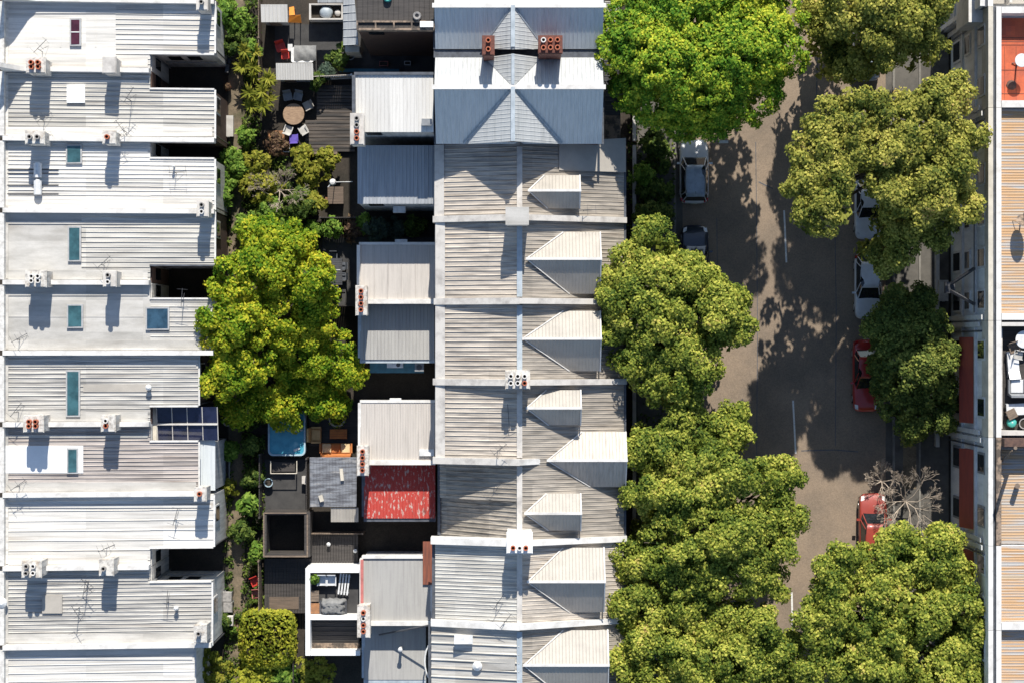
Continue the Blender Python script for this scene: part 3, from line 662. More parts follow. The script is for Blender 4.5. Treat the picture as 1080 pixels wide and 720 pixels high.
b = MB(); b.tube(P(465,661,7.9), P(478,677,7.9), .12, n=8); b.build('flue_pipe', W['redtimber'], MH[8])
b = MB(); b.sheet([P(503,694,8.72),P(543,694,9.42),P(543,706,9.42),P(503,706,8.72)], (1,0,0), 0); b.build('patch_sheet', W['plain'], MH[8])
# ---- rear wings
def wing(i, x0, x1, y0, y1, z, mat, wallmat='render', fall=.12, pitch=.22, par=(0,0,0,0), pz=.35, parmat='coping', rim=True):
    root = MH[i]; a, c_, n_, s_ = X(x0,z), X(x1,z), Y(y0,z), Y(y1,z)
    b = MB(); b.box(a+.04, c_-.04, s_+.04, n_-.04, 0, z-.12+min(0,fall)); w = b.build('rear_wing', W[wallmat], root)
    b = MB(); b.sheet([(a,s_,z+fall),(c_,s_,z+fall),(c_,n_,z),(a,n_,z)], (0,1,0), pitch, rh=.02, rw=.05); r = b.build('wing_roof', W[mat], w)
    b = MB(); t = .14
    N_, E_, S_, W_ = par
    if N_: b.box(a-.02, c_+.02, n_-.02, n_+t, z-.6, z+N_)
    if S_: b.box(a-.02, c_+.02, s_-t*1.5, s_+t*.5, z-.6, z+S_)
    if W_: b.box(a-t, a+.06, s_+.1, n_-.04, z-.6, z+W_)
    if E_: b.box(c_-.06, c_+t, s_+.1, n_-.04, z-.6, z+E_)
    if b.f: b.build('wing_parapet', W[parmat], w)
    q = MB(); q.box(a+.6, a+1.5, s_+.01, s_+.05, max(.8,z-2.2), z-.8); q.build('wing_window', W['skyclear'], w)
    return w
wing(0, 376, 458, -110, 31, 11.0, 'deck', 'brick', pitch=.3)
wing(1, 374, 457, 79, 139, 10.3, 'wingwhite', 'greyrender', fall=-.25, par=(.12,0,0,.14), parmat='gutter')
wing(2, 377, 458, 153.5, 215, 7.3, 'slate2', 'greyrender', fall=-.1)
wing(3, 379, 459, 258, 317, 4.4, 'wingbeige', 'greyrender', pitch=.85, par=(.06,0,.3,.25))
wing(4, 380, 458, 320, 379, 3.35, 'winggrey', 'greyrender', par=(0,0,.04,.06), parmat='lead')
wing(5, 380, 459, 424, 486, 4.4, 'wingbeige', 'greyrender', pitch=.16, par=(.05,0,.32,.05))
wing(6, 384, 459, 488.5, 546, 3.3, 'rust', 'redbrick', pitch=.2, par=(0,0,.05,.05), parmat='gutter')
wing(7, 382, 455, 588, 655, 4.4, 'winggrey', 'greyrender', pitch=0, par=(.12,.1,.32,.3))
wing(8, 384, 449, 658, 716, 3.3, 'winggrey', 'greyrender', pitch=0, par=(.0,0,.08,.05), parmat='lead')
vert4 = [(0,.57),(0,.19),(0,-.19),(0,-.57)]
chimney(MH[1], 376.5, 136, .72, 1.75, 9.5, 11.2, W['copingg'], vert4, ['potgrey','potgrey','pot','pot'])
chimney(MH[3], 381, 317, .62, 1.75, 4.0, 6.0, W['stack'], vert4, 'pot')
chimney(MH[5], 382.5, 485.5, .62, 1.75, 4.0, 6.0, W['stack'], vert4, 'pot')
chimney(MH[7], 383.5, 655, .70, 1.9, 4.0, 6.0, W['stack'], vert4, ['pot','potwhite','pot','pot'])
# brick wall top, planters and light strip at the top wing
b = MB()
zt = 11.25; xa, xb = X(376,zt), X(458,zt); ya, yb_ = Y(32,zt), Y(22,zt)
b.box(xa, xb, ya, ya+.12, 10.6, zt); b.box(xa, xb, yb_-.1, yb_, 10.6, zt)
for t in (0,.235,.47,.7,.985): xx = xa+(xb-xa)*t; b.box(xx, xx+.09, ya+.121, yb_-.101, 10.6, zt-.003)
b.build('wall_top_frame', W['stone'], MH[0])
b = MB(); b.box(X(443,11.3), X(457,11.3), Y(29,11.3), Y(23,11.3), 11.26, 11.4); b.build('vent_box', W['patch'], MH[0])
for k, (px,py) in enumerate(((440,17.5),(409,-2))):
    c = P(px,py,11.1); b = MB(); b.lathe(c, [(.26,0),(.25,.2),(.22,.32),(.12,.3),(.1,.15)], 14); b.build('roof_vent', W['turq'] if k else W['bluevent'] if 'bluevent' in W else W['potgrey'], MH[0])
# white roof terrace behind the house with the pale ribs
zt = 3.4; rt = MH[7]
b = MB(); 
def fr(x0,x1,y0,y1,z0,z1): b.box(X(x0,zt), X(x1,zt), Y(y1,zt), Y(y0,zt), z0, z1)
fr(323,380,598,602.5,0,3.9); fr(323,328,602.6,689.5,0,3.9); fr(328.1,380,647,652,0,3.9); fr(328.1,380,685,690,0,3.7)
b.build('roof_terrace_wall', W['patch'], rt)
b = MB(); b.box(X(328.1,zt), X(379,zt), Y(647,zt), Y(602.6,zt), 0, 3.0); b.build('terrace_floor', W['paving'], rt)
b = MB(); zz = 3.1; b.sheet([P(328.5,684.5,zz-.5),P(379,684.5,zz-.5),P(379,652.5,zz),P(328.5,652.5,zz)], (1,0,0), .3); b.build('lower_roof', W['deck'], rt)
b = MB(); b.sheet([P(329,684,zz-.40),P(379,684,zz-.40),P(379,678,zz-.30),P(329,678,zz-.30)], (0,1,0), .2, rh=.04); b.build('tile_strip', W['stone'], rt)
b = MB(); b.box(X(446,4.6), X(460,4.6), Y(616,4.6), Y(571,4.6), 4.3, 4.6); b.build('timber_awning', W['redtimber'], rt)
b = MB(); b.box(X(380,4.9), X(383.2,4.9), Y(642,4.9), Y(590,4.9), 4.71, 4.79); b.build('red_coping', W['pink'], rt)
b = MB(); b.tube(P(400,669,3.6), P(452,659,5.8), .055); b.build('mast', W['dark'], MH[8])
b = MB(); q0 = None
for k in range(13):
    t = k/12*math.pi; p = P(459-11*math.sin(t), 675+22*(1-math.cos(t)), 4.6)
    if q0: b.tube(q0, p, .05)
    q0 = p
b.build('curved_rail', W['whitepl'], MH[8])
b = MB(); c = P(423,682,3.4); b.lathe(c, [(.09,0),(.09,.8),(.14,.82),(.14,.95),(.05,1.0)], 10); b.build('vent', W['whitepl'], MH[8])
# air conditioners and small wall boxes on the wings
for i,(px,py,z,w) in enumerate(((421,221,5.2,.75),(423,256,4.1,.75),(417,423,4.1,.7),(450,477,4.7,.9),(450,129,10.4,.6))):
    b = MB(); c = P(px,py,z); b.box(c.x-w/2, c.x+w/2, c.y-.2, c.y+.2, z-.35, z); b.build('air_conditioner', W['whitepl'] if i != 4 else W['greypl'], MH[[2,3,5,5,1][i]])
# ================================================================== buildings across the street
ZB = 10.0
FX = X(1043, ZB)
RLAB = ['grey building with a stepped white end wall, at the top right corner',
 'apartment building with a bright red tiled roof terrace',
 'long orange roofed building carrying a satellite dish, between the red terrace and the furnished deck',
 'building with a dark roof deck crowded with white furniture',
 'orange roofed building with a mossy stained brick parapet and dark brown wall above it',
 'orange roofed building with a clean white parapet beside the leafy street trees',
 'orange roofed building at the bottom right corner']
RY = [(-60,7),(7,114),(114,338),(338,461),(461,575),(575,664),(664,760)]
RH = []
for i,(ya,yb) in enumerate(RY):
    root = thing('apartment_building', RLAB[i], 'building', P(1060,(ya+yb)/2,0), group='buildings across the street'); RH.append(root)
    n_, s_ = Y(ya,ZB)-.01, Y(yb,ZB)+.01
    zt = {0:8.5,1:8.9,2:9.6,3:8.9,4:9.3,5:9.6,6:9.5}[i]
    fx = FX if i else X(1030, 9)
    b = MB(); b.box(fx, fx+16, s_, n_, 0, zt-.1); wl = b.build('wall', W['facade'] if i in (1,2,3,4,5) else W['greyrender'], root)
    # parapet to the street: outer coping, gutter, inner coping
    b = MB(); b.box(fx-.06, fx+.22, s_, n_, zt-.4, ZB+.12); b.build('parapet', W['cream'] if i in (1,2,3) else W['coping'], root)
    b = MB(); b.box(fx+.24, fx+.40, s_, n_, zt-.3, ZB-.15); b.build('gutter', W['gutter'], root)
    b = MB(); b.box(fx+.42, fx+.72, s_, n_, zt-.4, ZB+.06); b.build('parapet', W['coping'] if i != 4 else W['stone'], root)
    x0 = fx+.74; x1 = fx+15.8
    if i in (2,4,5,6):
        b = MB(); b.sheet([(x0,s_+.05,zt+.1),(x1,s_+.05,zt+.1),(x1,n_-.05,zt),(x0,n_-.05,zt)], (1,0,0), .165, rh=.022, rw=.08)
        b.build('roof', W['terra'] if i != 4 else W['terra2'], root)
    # cross parapet at the south end
    if i in (1,2,5):
        b = MB(); b.box(x0, x1, s_+.02, s_+.42, zt-.3, ZB+.08); b.build('parapet', W['coping'], root)
    # facade
    z = [(1.2,2.9,.55),(4.3,5.4,.5),(7.7,9.2,.5)]
    nb = max(1, int((n_-s_)/2.4))
    for k in range(nb):
        yy = s_+(n_-s_)*(k+.5)/nb
        for j,(za,zb,hw) in enumerate(z):
            if (j == 1 and i in (3,4,5)) or (i == 0 and j == 2): continue
            q = MB(); q.box(fx-.10, fx-.001, yy-hw-.14, yy+hw+.14, za-.14, zb+.14); f = q.build('window', W['wframe'] if i != 4 else W['greypl'], root)
            q = MB(); q.box(fx-.12, fx-.10, yy-hw, yy+hw, za, zb); q.build('pane', W['skyclear'], f)
    b = MB()
    for zz in (3.5,6.9): b.box(fx-.16, fx-.001, s_+.02, n_-.02, zz, zz+.2)
    for yy in (s_+.2, n_-.2): b.box(fx-.24, fx-.161, yy-.14, yy+.14, 0, zt-.45)
    b.build('string_course', W['coping'], root)
    if i in (3,4,5):
        b = MB(); m0, m1 = s_+(n_-s_)*.10, s_+(n_-s_)*.86
        b.hexa([(fx-.62,m0,5.05),(fx-.165,m0,5.1),(fx-.165,m1,5.1),(fx-.62,m1,5.05)], [(fx-.62,m0,5.12),(fx-.165,m0,6.85),(fx-.165,m1,6.85),(fx-.62,m1,5.12)])
        b.build('awning', W['redwall'], root)
    q = MB(); q.tube((fx-.12,n_-.6,0),(fx-.12,n_-.6,zt-.3),.06); q.build('downpipe', W['gutter'], root)
# top corner: white stepped end wall
r0 = RH[0]
b = MB(); b.box(X(1021,8.6), X(1041,8.6), Y(24,8.6), Y(-14,8.6), 5.5, 8.75); b.build('end_wall', W['coping'], r0)
b = MB(); b.box(X(1063,9), X(1066,9), Y(4,9), Y(-30,9), 8.5, 9.4); b.build('party_wall', W['copingg'], r0)
b = MB(); b.sheet([(X(1041.5,8.6),Y(4,8.6),8.56),(X(1110,8.6),Y(4,8.6),8.56),(X(1110,8.6),Y(-60,8.6),8.56),(X(1041.5,8.6),Y(-60,8.6),8.56)], (1,0,0), .3); b.build('roof', W['plaingrey'], r0)
# red tiled roof terrace
r1 = RH[1]; zt = 8.92
b = MB(); b.box(FX+.74, FX+15, Y(111,ZB)+.35, Y(8,ZB)-.45, zt-.2, zt); b.build('terrace_floor', W['redtile'], r1)
b = MB()
for py in (40,44,47.5,74,99): b.box(FX+.76, FX+14, Y(py,9)-.02, Y(py,9)+.02, zt+.001, zt+.012)
for px in (1060,1072): b.box(X(px,9)-.012, X(px,9)+.012, Y(108,9), Y(49,9), zt+.001, zt+.009)
b.build('tile_joint', W['redbrick'], r1)
b = MB(); b.box(FX+.74, FX+15, Y(7,ZB)-.40, Y(7,ZB)-.02, 8.6, ZB+.05); b.build('parapet', W['coping'], r1)
# satellite dish on the long roof
def dish(root_xyz, lab):
    t = thing('satellite_dish', lab, 'satellite dish', root_xyz)
    b = MB(); b.tube((0,0,0),(0,0,1.0),.035,n=8); b.tube((-.45,.15,0),(0,0,.8),.02,n=5); b.tube((.1,.5,0),(0,0,.8),.02,n=5); b.build('mast', W['dark'], t, world=False)
    b = MB(); pr = [(.02,.0),(.2,.02),(.38,.08),(.52,.16),(.54,.165),(.4,.06),(.2,-.005),(.02,-.02)]
    b.lathe((0,0,0), pr, 20); rm = Matrix.Rotation(math.radians(52),4,'X') @ Matrix.Diagonal((.8,1.15,1,1)); rz = Matrix.Rotation(math.radians(200),4,'Z')
    b.v = [tuple((rz @ rm) @ Vector(v)+Vector((0,0,1.05))) for v in b.v]
    b.build('reflector', W['stone'], t, world=False, smooth=False)
    b = MB(); b.tube((0,.0,1.0),(-.15,.55,1.35),.02,n=5); b.build('feed_arm', W['dark'], t, world=False)
dish((X(1076,9.7), Y(236,9.7), 9.66), 'brown satellite dish on a mast on the orange roof')
# dark roof deck
r3 = RH[3]; zt = 8.92
b = MB(); b.box(FX+.74, FX+15, Y(459,ZB)+.3, Y(339,ZB)-.3, zt-.2, zt); b.build('terrace_floor', W['deck'], r3)
b = MB(); b.box(FX+.74, FX+15, Y(459,ZB)+.02, Y(459,ZB)+.28, 8.6, ZB); b.box(FX+.74, FX+15, Y(339,ZB)-.28, Y(339,ZB)-.05, 8.6, ZB+.05); b.build('parapet', W['copingg'], r3)
b = MB(); b.box(FX+.74, FX+.92, Y(452,ZB), Y(346,ZB), 8.93, 9.5); b.build('bench_wall', W['copingg'], r3)
# brown wall at the south of the deck, throwing its shade on the next roof, and a timber prop
b = MB(); b.box(FX+.74, FX+15, Y(470,ZB), Y(461.5,ZB), 9.2, 10.7); b.build('upper_wall', W['brick'], RH[4])
b = MB(); b.tube(P(1055,487,9.6), P(1068,475,10.6), .07, n=5); b.tube(P(1071,472,9.5), P(1071,472,13.4), .11, n=6); b.build('timber_prop', W['timber'], RH[4])
b = MB(); b.tube(P(1073,512,9.5), P(1073,512,10.2), .16, n=8); b.build('vent', W['timber'], RH[4])
# black sign bracket on the facade
b = MB(); yb0 = Y(303,6)
for dy, s in ((1.1,1),(-1.05,-1)):
    b.tube((FX-.2,yb0+dy,7.2),(FX-1.15,yb0+dy*.2,5.2),.11,n=4)
b.box(FX-1.5, FX-.9, yb0-.35, yb0+.35, 4.9, 5.2); b.build('bracket', W['dark'], RH[2])
b = MB(); b.box(FX-.28, FX-.245, Y(338,ZB)+.5, Y(232,ZB), 7.35, 7.5); b.build('cable', W['dark'], RH[2])
# low front walls and a pale bin lid by the wall
# ================================================================== parked cars
def paintmat(n, c, rough=.28): return M(n, c, tuple(v*.92 for v in c), rough=rough, fine=.02, spec=.5, coat=.6)
CP = {'white':paintmat('white_car_paint',(.72,.72,.73)), 'silver':paintmat('silver_car_paint',(.42,.44,.46)), 'navy':paintmat('dark_blue_car_paint',(.02,.028,.045)),
      'red':paintmat('red_car_paint',(.42,.03,.025)), 'dull':paintmat('dull_red_car_paint',(.32,.045,.03),.5), 'pale':paintmat('pale_blue_car_paint',(.40,.47,.54))}
W['tyre'] = M('tyre_rubber', (.02,.02,.02), rough=.85); W['rim'] = M('alloy_rim', (.5,.5,.5), rough=.35, metal=.8)
W['lampred'] = M('tail_lamp_red', (.45,.02,.02), rough=.2); W['lampw'] = M('headlamp_glass', (.8,.8,.8), rough=.1); W['roofglass'] = M('tinted_roof_panel', (.36,.43,.52), rough=.2)
W['plate'] = M('number_plate', (.6,.58,.4), rough=.5)
def loft(rings):
    b = MB(); m = len(rings[0])
    for r in rings: b.v += r
    for s in range(len(rings)-1):
        for i in range(m-1):
            a = s*m+i; b.f.append((a, a+1, a+m+1, a+m))
    b.f.append(tuple(range(m-1,-1,-1))); b.f.append(tuple(range((len(rings)-1)*m, len(rings)*m)))
    return b
def car(name, label, px, py, rot, paint, L=4.1, Wd=1.76, kind='hatch', roofmat=None, rails=False):
    t = thing(name, label, 'car', (X(px,.6), Y(py,.6), .006), rot, 'cars parked along the kerbs')
    hw = Wd/2; F = L/2; R = -L/2
    # body: stations from the tail (y=R) to the nose (y=F)
    st = [(R,.70,.42,.62),(R+.10,.90,.34,.86),(R+.45,.985,.24,.93),(-.35*L,1.0,.2,.94),(0,1.0,.2,.92),(.18*L,1.0,.2,.90),(.30*L,.99,.2,.86),(F-.40,.95,.22,.76),(F-.14,.86,.3,.66),(F,.62,.38,.54)]
    rings = []
    for y,w,zb,zt in st:
        h = hw*w
        half = [(h*.80,zb),(h*.97,zb+.06),(h,zb+(zt-zb)*.5),(h*.975,zt-.09),(h*.90,zt-.012),(h*.55,zt+.018),(0,zt+.03)]
        rings.append([(x,y,z) for x,z in half]+[(-x,y,z) for x,z in half[::-1][1:]])
    b = loft(rings); body = b.build('body', CP[paint], t, world=False, smooth=True)
    sb = body.modifiers.new('s','SUBSURF'); sb.levels = 1; sb.render_levels = 2
    # cabin
    if kind == 'hatch': yr0, yr1, yt0, yt1, zr = R+.22, .20*L, R+.62, .02*L, 1.46
    elif kind == 'suv': yr0, yr1, yt0, yt1, zr = R+.16, .22*L, R+.40, .07*L, 1.62
    else: yr0, yr1, yt0, yt1, zr = R+.62, .19*L, R+1.12, .02*L, 1.40
    zb = .90
    def cab(y, f, z): # half width at
        return (hw*f, y, z)
    base = [(-hw*.80,yr0,zb),(hw*.80,yr0,zb),(hw*.91,yr0+.35,zb),(hw*.91,yr1-.45,zb-.02),(hw*.80,yr1,zb-.05),(-hw*.80,yr1,zb-.05),(-hw*.91,yr1-.45,zb-.02),(-hw*.91,yr0+.35,zb)]
    top = [(-hw*.60,yt0,zr-.05),(hw*.60,yt0,zr-.05),(hw*.70,yt0+.25,zr-.02),(hw*.70,yt1-.3,zr),(hw*.60,yt1,zr-.03),(-hw*.60,yt1,zr-.03),(-hw*.70,yt1-.3,zr),(-hw*.70,yt0+.25,zr-.02)]
    b = MB(); b.hexa(base, top); cabin = b.build('cabin', W['skyclear'], t, world=False)
    def glass(nm, q, ins=.05):
        q = [Vector(p) for p in q]; c = sum(q, Vector())/4; n = (q[1]-q[0]).cross(q[3]-q[0]).normalized()
        if n.dot(c-Vector((0,0,.9))) < 0: n = -n
        q = [p+(c-p).normalized()*ins+n*.008 for p in q]; b = MB(); b.poly(q); b.build(nm, W['skyclear'], t, world=False)
    glass('windscreen', [base[5],base[4],top[4],top[5]]); glass('rear_window', [base[0],base[1],top[1],top[0]])
    for s,(i,j) in ((1,(2,3)),(-1,(7,6))): glass('side_window', [base[i],base[j],top[j],top[i]], .06)
    for k in (0,1,2,3,4,5,6,7):
        b = MB(); b.tube(Vector(base[k]), Vector(top[k]), .035, .03, n=5)
        b.build('pillar', CP[paint], t, world=False)
    # roof panel, gently domed
    rr = []
    for k in range(7):
        f = k/6; y = yt0-.04+(yt1-yt0+.08)*f; w = hw*(.62+.11*math.sin(math.pi*min(1,max(0,f))))
        dz = .05*math.sin(math.pi*(.12+.76*f))
        rr.append([(x*w,y,zr-.045+dz*(1-.55*x*x)+.02*(1-x*x)) for x in (-1,-.92,-.5,0,.5,.92,1)])
    b = MB(); m = 7
    for r in rr: b.v += r
    for r in rr: b.v += [(x,y,z-.04) for x,y,z in r]
    for s in range(6):
        for i in range(6):
            a = s*m+i; b.f.append((a,a+1,a+m+1,a+m)); a += 49; b.f.append((a,a+m,a+m+1,a+1))
    for i in range(6):
        b.f.append((i,i+49,i+50,i+1)); a = 42+i; b.f.append((a,a+1,a+50,a+49))
        a = i*7; b.f.append((a,a+7,a+56,a+49)); a = i*7+6; b.f.append((a,a+49,a+56,a+7))
    b.build('roof', roofmat or CP[paint], t, world=False, smooth=True)
    if rails:
        b = MB()
        for s in (-1,1): b.tube((s*hw*.66,yt0+.1,zr+.05),(s*hw*.66,yt1-.1,zr+.06),.025,n=6)
        b.build('roof_rail', W['rim'], t, world=False)
        b = MB(); b.tube((0,yt0+.3,zr+.01),(0,yt0+.12,zr+.16),.012,n=5); b.build('antenna', W['dark'], t, world=False)
    for s in (-1,1):
        b = MB(); b.cbox((s*(hw+.09), yr1-.42, .92), .22, .13, .14); o = b.build('mirror', CP[paint], t, world=False)
        b = MB(); b.hexa([(s*hw*.60,F-.36,.60),(s*hw*.86,F-.42,.60),(s*hw*.80,F-.18,.60),(s*hw*.58,F-.13,.60)], [(s*hw*.62,F-.44,.765),(s*hw*.88,F-.50,.765),(s*hw*.84,F-.22,.70),(s*hw*.60,F-.17,.70)])
        b.build('headlight', W['lampw'], t, world=False)
        b = MB(); b.hexa([(s*hw*.66,R+.03,.60),(s*hw*.94,R+.16,.60),(s*hw*.96,R+.34,.60),(s*hw*.66,R+.16,.60)], [(s*hw*.64,R+.05,.91),(s*hw*.92,R+.18,.91),(s*hw*.93,R+.36,.93),(s*hw*.64,R+.18,.91)])
        b.build('tail_light', W['lampred'], t, world=False)
        for y in (-.31*L, .315*L):
            b = MB(); c = Vector((s*(hw-.13), y, .31)); b.tube(c-Vector((.105,0,0)), c+Vector((.105,0,0)), .31, n=20); w = b.build('wheel', W['tyre'], t, world=False)
            b = MB(); c2 = c+Vector((s*.11,0,0)); b.tube(c2-Vector((.012,0,0)), c2+Vector((.012,0,0)), .2, n=14); b.build('rim', W['rim'], w, world=False)
    b = MB(); b.cbox((0,R-.012,.52), .4,.03,.12); b.build('number_plate', W['plate'], t, world=False)
    b = MB(); b.poly([(-hw*.7,F-.98,.852+.01),(hw*.7,F-.98,.862),(hw*.69,F-.965,.862),(-hw*.69,F-.965,.862)]); b.build('bonnet_seam', W['black'], t, world=False)
    return t
car('parked_car', 'white hatchback with roof rails parked between two trees on the left of the road', 732, 181, 0, 'white', 4.1, 1.86, 'suv', W['roofglass'], True)
car('parked_car', 'dark blue car with only its bonnet showing from under a street tree', 733, 272, 0, 'navy', 4.2, 1.76, 'sedan')
car('parked_car', 'white car parked nose down, half hidden between the dusty tree and the dark tree', 915.5, 302, math.pi, 'white', 4.2, 1.76, 'hatch')
car('parked_car', 'white car under the leaves showing just its rounded nose and some roof', 916, 218, math.pi, 'white', 4.2, 1.8, 'sedan')
car('parked_car', 'red car under the dark tree with only its left side showing', 913.5, 396, math.pi, 'red', 4.6, 1.74, 'sedan')
car('parked_car', 'faded red car parked beside the bare twiggy shrub', 920.5, 556, 0, 'dull', 4.4, 1.8, 'suv', None)
car('parked_car', 'pale car glimpsed through the tree at the top of the street', 914, 50, math.pi, 'pale', 4.3, 1.76, 'hatch')
# street sign by the white hatchback
t = thing('street_sign', 'small white sign on a thin post beside the white hatchback', 'sign', (X(750,0), Y(154,0), .0))
b = MB(); b.tube((0,0,.0),(0,0,2.5),.03,n=6); b.tube((-.1,0,2.45),(.75,0,2.45),.025,n=5); b.build('post', W['gutter'], t, world=False)
b = MB(); b.box(.25,.82,-.09,.09,2.48,2.51); b.build('plate', W['whitepl'], t, world=False)
# ================================================================== trees and plants
def leaf_mesh(name, pos, nrm, length, width, rng, mat, fold=.12):
    n = len(pos)
    r = rng.normal(size=(n,3)); t = np.cross(nrm, r); t /= (np.linalg.norm(t,axis=1,keepdims=True)+1e-9); b = np.cross(nrm, t)
    l = (length*rng.uniform(.7,1.3,n))[:,None]; w = (width*rng.uniform(.7,1.3,n))[:,None]
    v = np.empty((n,4,3)); v[:,0] = pos-t*l*.5; v[:,1] = pos+b*w*.5-nrm*l*fold; v[:,2] = pos+t*l*.5-nrm*l*fold*.6; v[:,3] = pos-b*w*.5-nrm*l*fold
    me = bpy.data.meshes.new(name); me.vertices.add(n*4); me.vertices.foreach_set('co', v.reshape(-1).astype(np.float32))
    idx = (np.arange(n)*4)[:,None]+np.array([[0,1,2,0,2,3]]); me.loops.add(n*6); me.loops.foreach_set('vertex_index', idx.reshape(-1).astype(np.int32))
    me.polygons.add(n*2); me.polygons.foreach_set('loop_start', (np.arange(n*2)*3).astype(np.int32)); me.polygons.foreach_set('loop_total', np.full(n*2,3,dtype=np.int32))
    me.update(calc_edges=True); me.materials.append(mat); return me
def lobes_leaves(lobes, rng, clump=.62, dens=1.0, per=52, up=.5, shell=.42):
    P_, N_ = [], []
    for (cx,cy,cz,r,fl) in lobes:
        n = int(dens*r*r*4.2*(1 if fl > .6 else .8)/(clump*clump*2.0))+3
        d = rng.normal(size=(n,3)); d /= np.linalg.norm(d,axis=1,keepdims=True); low = d[:,2] < -.35; d[low,2] *= -1
        rad = r*(1-shell*rng.random(n)**1.6); ctr = np.stack([cx+d[:,0]*rad, cy+d[:,1]*rad, cz+d[:,2]*rad*fl],1)
        cr = clump*rng.uniform(.65,1.35,n)
        for k in range(n):
            m = int(per*(cr[k]/clump)**2)
            e = rng.normal(size=(m,3)); e /= np.linalg.norm(e,axis=1,keepdims=True)
            flip = (e@d[k]) < -.25; e[flip] *= -1
            rr = cr[k]*(rng.random(m)**.45)[:,None]
            p = ctr[k]+e*rr*np.array([1,1,.8]); nn = e*.75+d[k]*.35+np.array([0,0,up])+rng.normal(size=(m,3))*.46
            P_.append(p); N_.append(nn/np.linalg.norm(nn,axis=1,keepdims=True))
    return np.concatenate(P_), np.concatenate(N_)
def tree(name, label, base_px, lobes_px, mat, seed, leaf=(.195,.135), clump=.50, per=96, dens=1.2, group=None, cat='tree', trunk_r=.28, extra=None, flat=.85, skirt=0.0, bumps=False, shell=.42):
    rng = np.random.default_rng(seed)
    L = []
    for (px,py,rp,zt) in lobes_px:       # rp in photo pixels at the crown, zt = height of its top
        zc = zt; r = rp/S*(1-zc/H)
        L.append((X(px,zc-r*flat*.3), Y(py,zc-r*flat*.3), zc-r*flat, r, flat))
    bx, by = X(base_px[0]), Y(base_px[1])
    if bumps:      # smaller boughs bulging out of each main one
        rr = random.Random(seed); L0 = list(L); L = []
        for (cx,cy,cz,r,fl) in L0:
            L.append((cx,cy,cz-.15*r,r*.84,fl))
            for k in range(5):
                a = rr.uniform(0,6.283); e = rr.uniform(.05,1.1); q = r*rr.uniform(.26,.44)
                L.append((cx+math.cos(a)*math.cos(e)*r*.78, cy+math.sin(a)*math.cos(e)*r*.78, cz+math.sin(e)*r*.72*fl, q, .85))
    root = thing(name, label, cat, (bx,by,0.0), 0, group)
    pos, nrm = lobes_leaves(L, rng, clump, dens, per, shell=shell)
    if skirt:      # coarse leaves added under the crown to cast shadow and fill gaps
        L2 = [(cx*.9+bx*.1, cy*.9+by*.1, max(r*.5, cz-dz), r*k, fl) for (cx,cy,cz,r,fl) in (L0 if bumps else L) for dz,k in ((.5,.7),(2.4,.85),(4.4,.7)) if cz-dz > 1.2]
        p2, n2 = lobes_leaves(L2, rng, clump*1.25, .42*skirt, int(per*.36))
        ctr = np.array([bx,by,0]); big = leaf_mesh('inner', p2-ctr, n2, leaf[0]*2.0, leaf[1]*2.0, rng, mat)
    pos = pos[pos[:,2] > .25] if True else pos; nrm = nrm[:len(pos)] if len(nrm) != len(pos) else nrm
    me = leaf_mesh('crown', pos-np.array([bx,by,0]), nrm, leaf[0], leaf[1], rng, mat)
    o = bpy.data.objects.new('crown', me); COL.objects.link(o); o.parent = root
    if skirt:
        o2 = bpy.data.objects.new('shadow_foliage', big); COL.objects.link(o2); o2.parent = root
    b = MB(); zc = np.mean([l[2] for l in L]); fork = max(.3, zc*.5 if zc > 4 else zc*.5); f = Vector((0,0,fork))
    b.tube((0,0,0), (0,0,fork*.4), trunk_r*1.25, trunk_r, n=10); b.tube((0,0,fork*.4), f, trunk_r, trunk_r*.85, n=10)
    for (cx,cy,cz,r,_) in (L0 if bumps else L):
        e = Vector((cx-bx, cy-by, cz)); m = f.lerp(e,.5)+Vector((rng.uniform(-.3,.3), rng.uniform(-.3,.3), .25))
        b.tube(f, m, trunk_r*.55, trunk_r*.35, n=6); b.tube(m, e, trunk_r*.35, trunk_r*.12, n=6)
        for q in range(4):
            a = Vector(rng.normal(size=3)).normalized(); a.z = abs(a.z); b.tube(m.lerp(e,.6), e+a*r*.75, trunk_r*.16, trunk_r*.05, n=5)
    b.build('trunk', W['trunk'], root, world=False, smooth=True)
    return root
GS = 'street trees'
tree('street_tree', 'large round dense bright green tree at the top of the street', (733,92),
     [(655,50,24,11.6),(700,60,40,12.6),(770,50,44,12.8),(660,95,16,10.2),(742,60,62,12.8),(690,40,44,12.2),(800,45,44,12.2),(742,5,55,12.8),(700,90,42,11.2),(745,105,38,10.8),(785,90,42,11.0),(680,70,36,11.0),(825,55,27,10.8),(670,25,34,11.4),(820,15,30,11.4),(720,120,24,9.2),(755,122,22,9.0),(700,-20,45,12.2),(790,-20,45,12.2)],
     LF['fig'], 11, leaf=(.185,.13), clump=.40, per=66, dens=1.5, shell=.2, group=GS, trunk_r=.4, flat=.75, skirt=1.0)
tree('street_tree', 'broad olive tree overhanging the pale car in the top right', (925,40),
     [(915,-45,34,11),(920,-55,42,11.5),(970,-45,38,11),(870,5,24,8.4),(960,30,24,11),(900,70,16,10.0),(900,10,34,12.8),(945,15,38,13.2),(985,10,26,12.2),(875,25,22,8.4),(880,-10,28,8.4),(930,-15,38,13.2),(975,45,22,11.2),(940,48,24,11.8),(885,55,20,8.4),(985,-20,28,12.4)],
     LF['planeB'], 12, group=GS, skirt=.2, bumps=True)
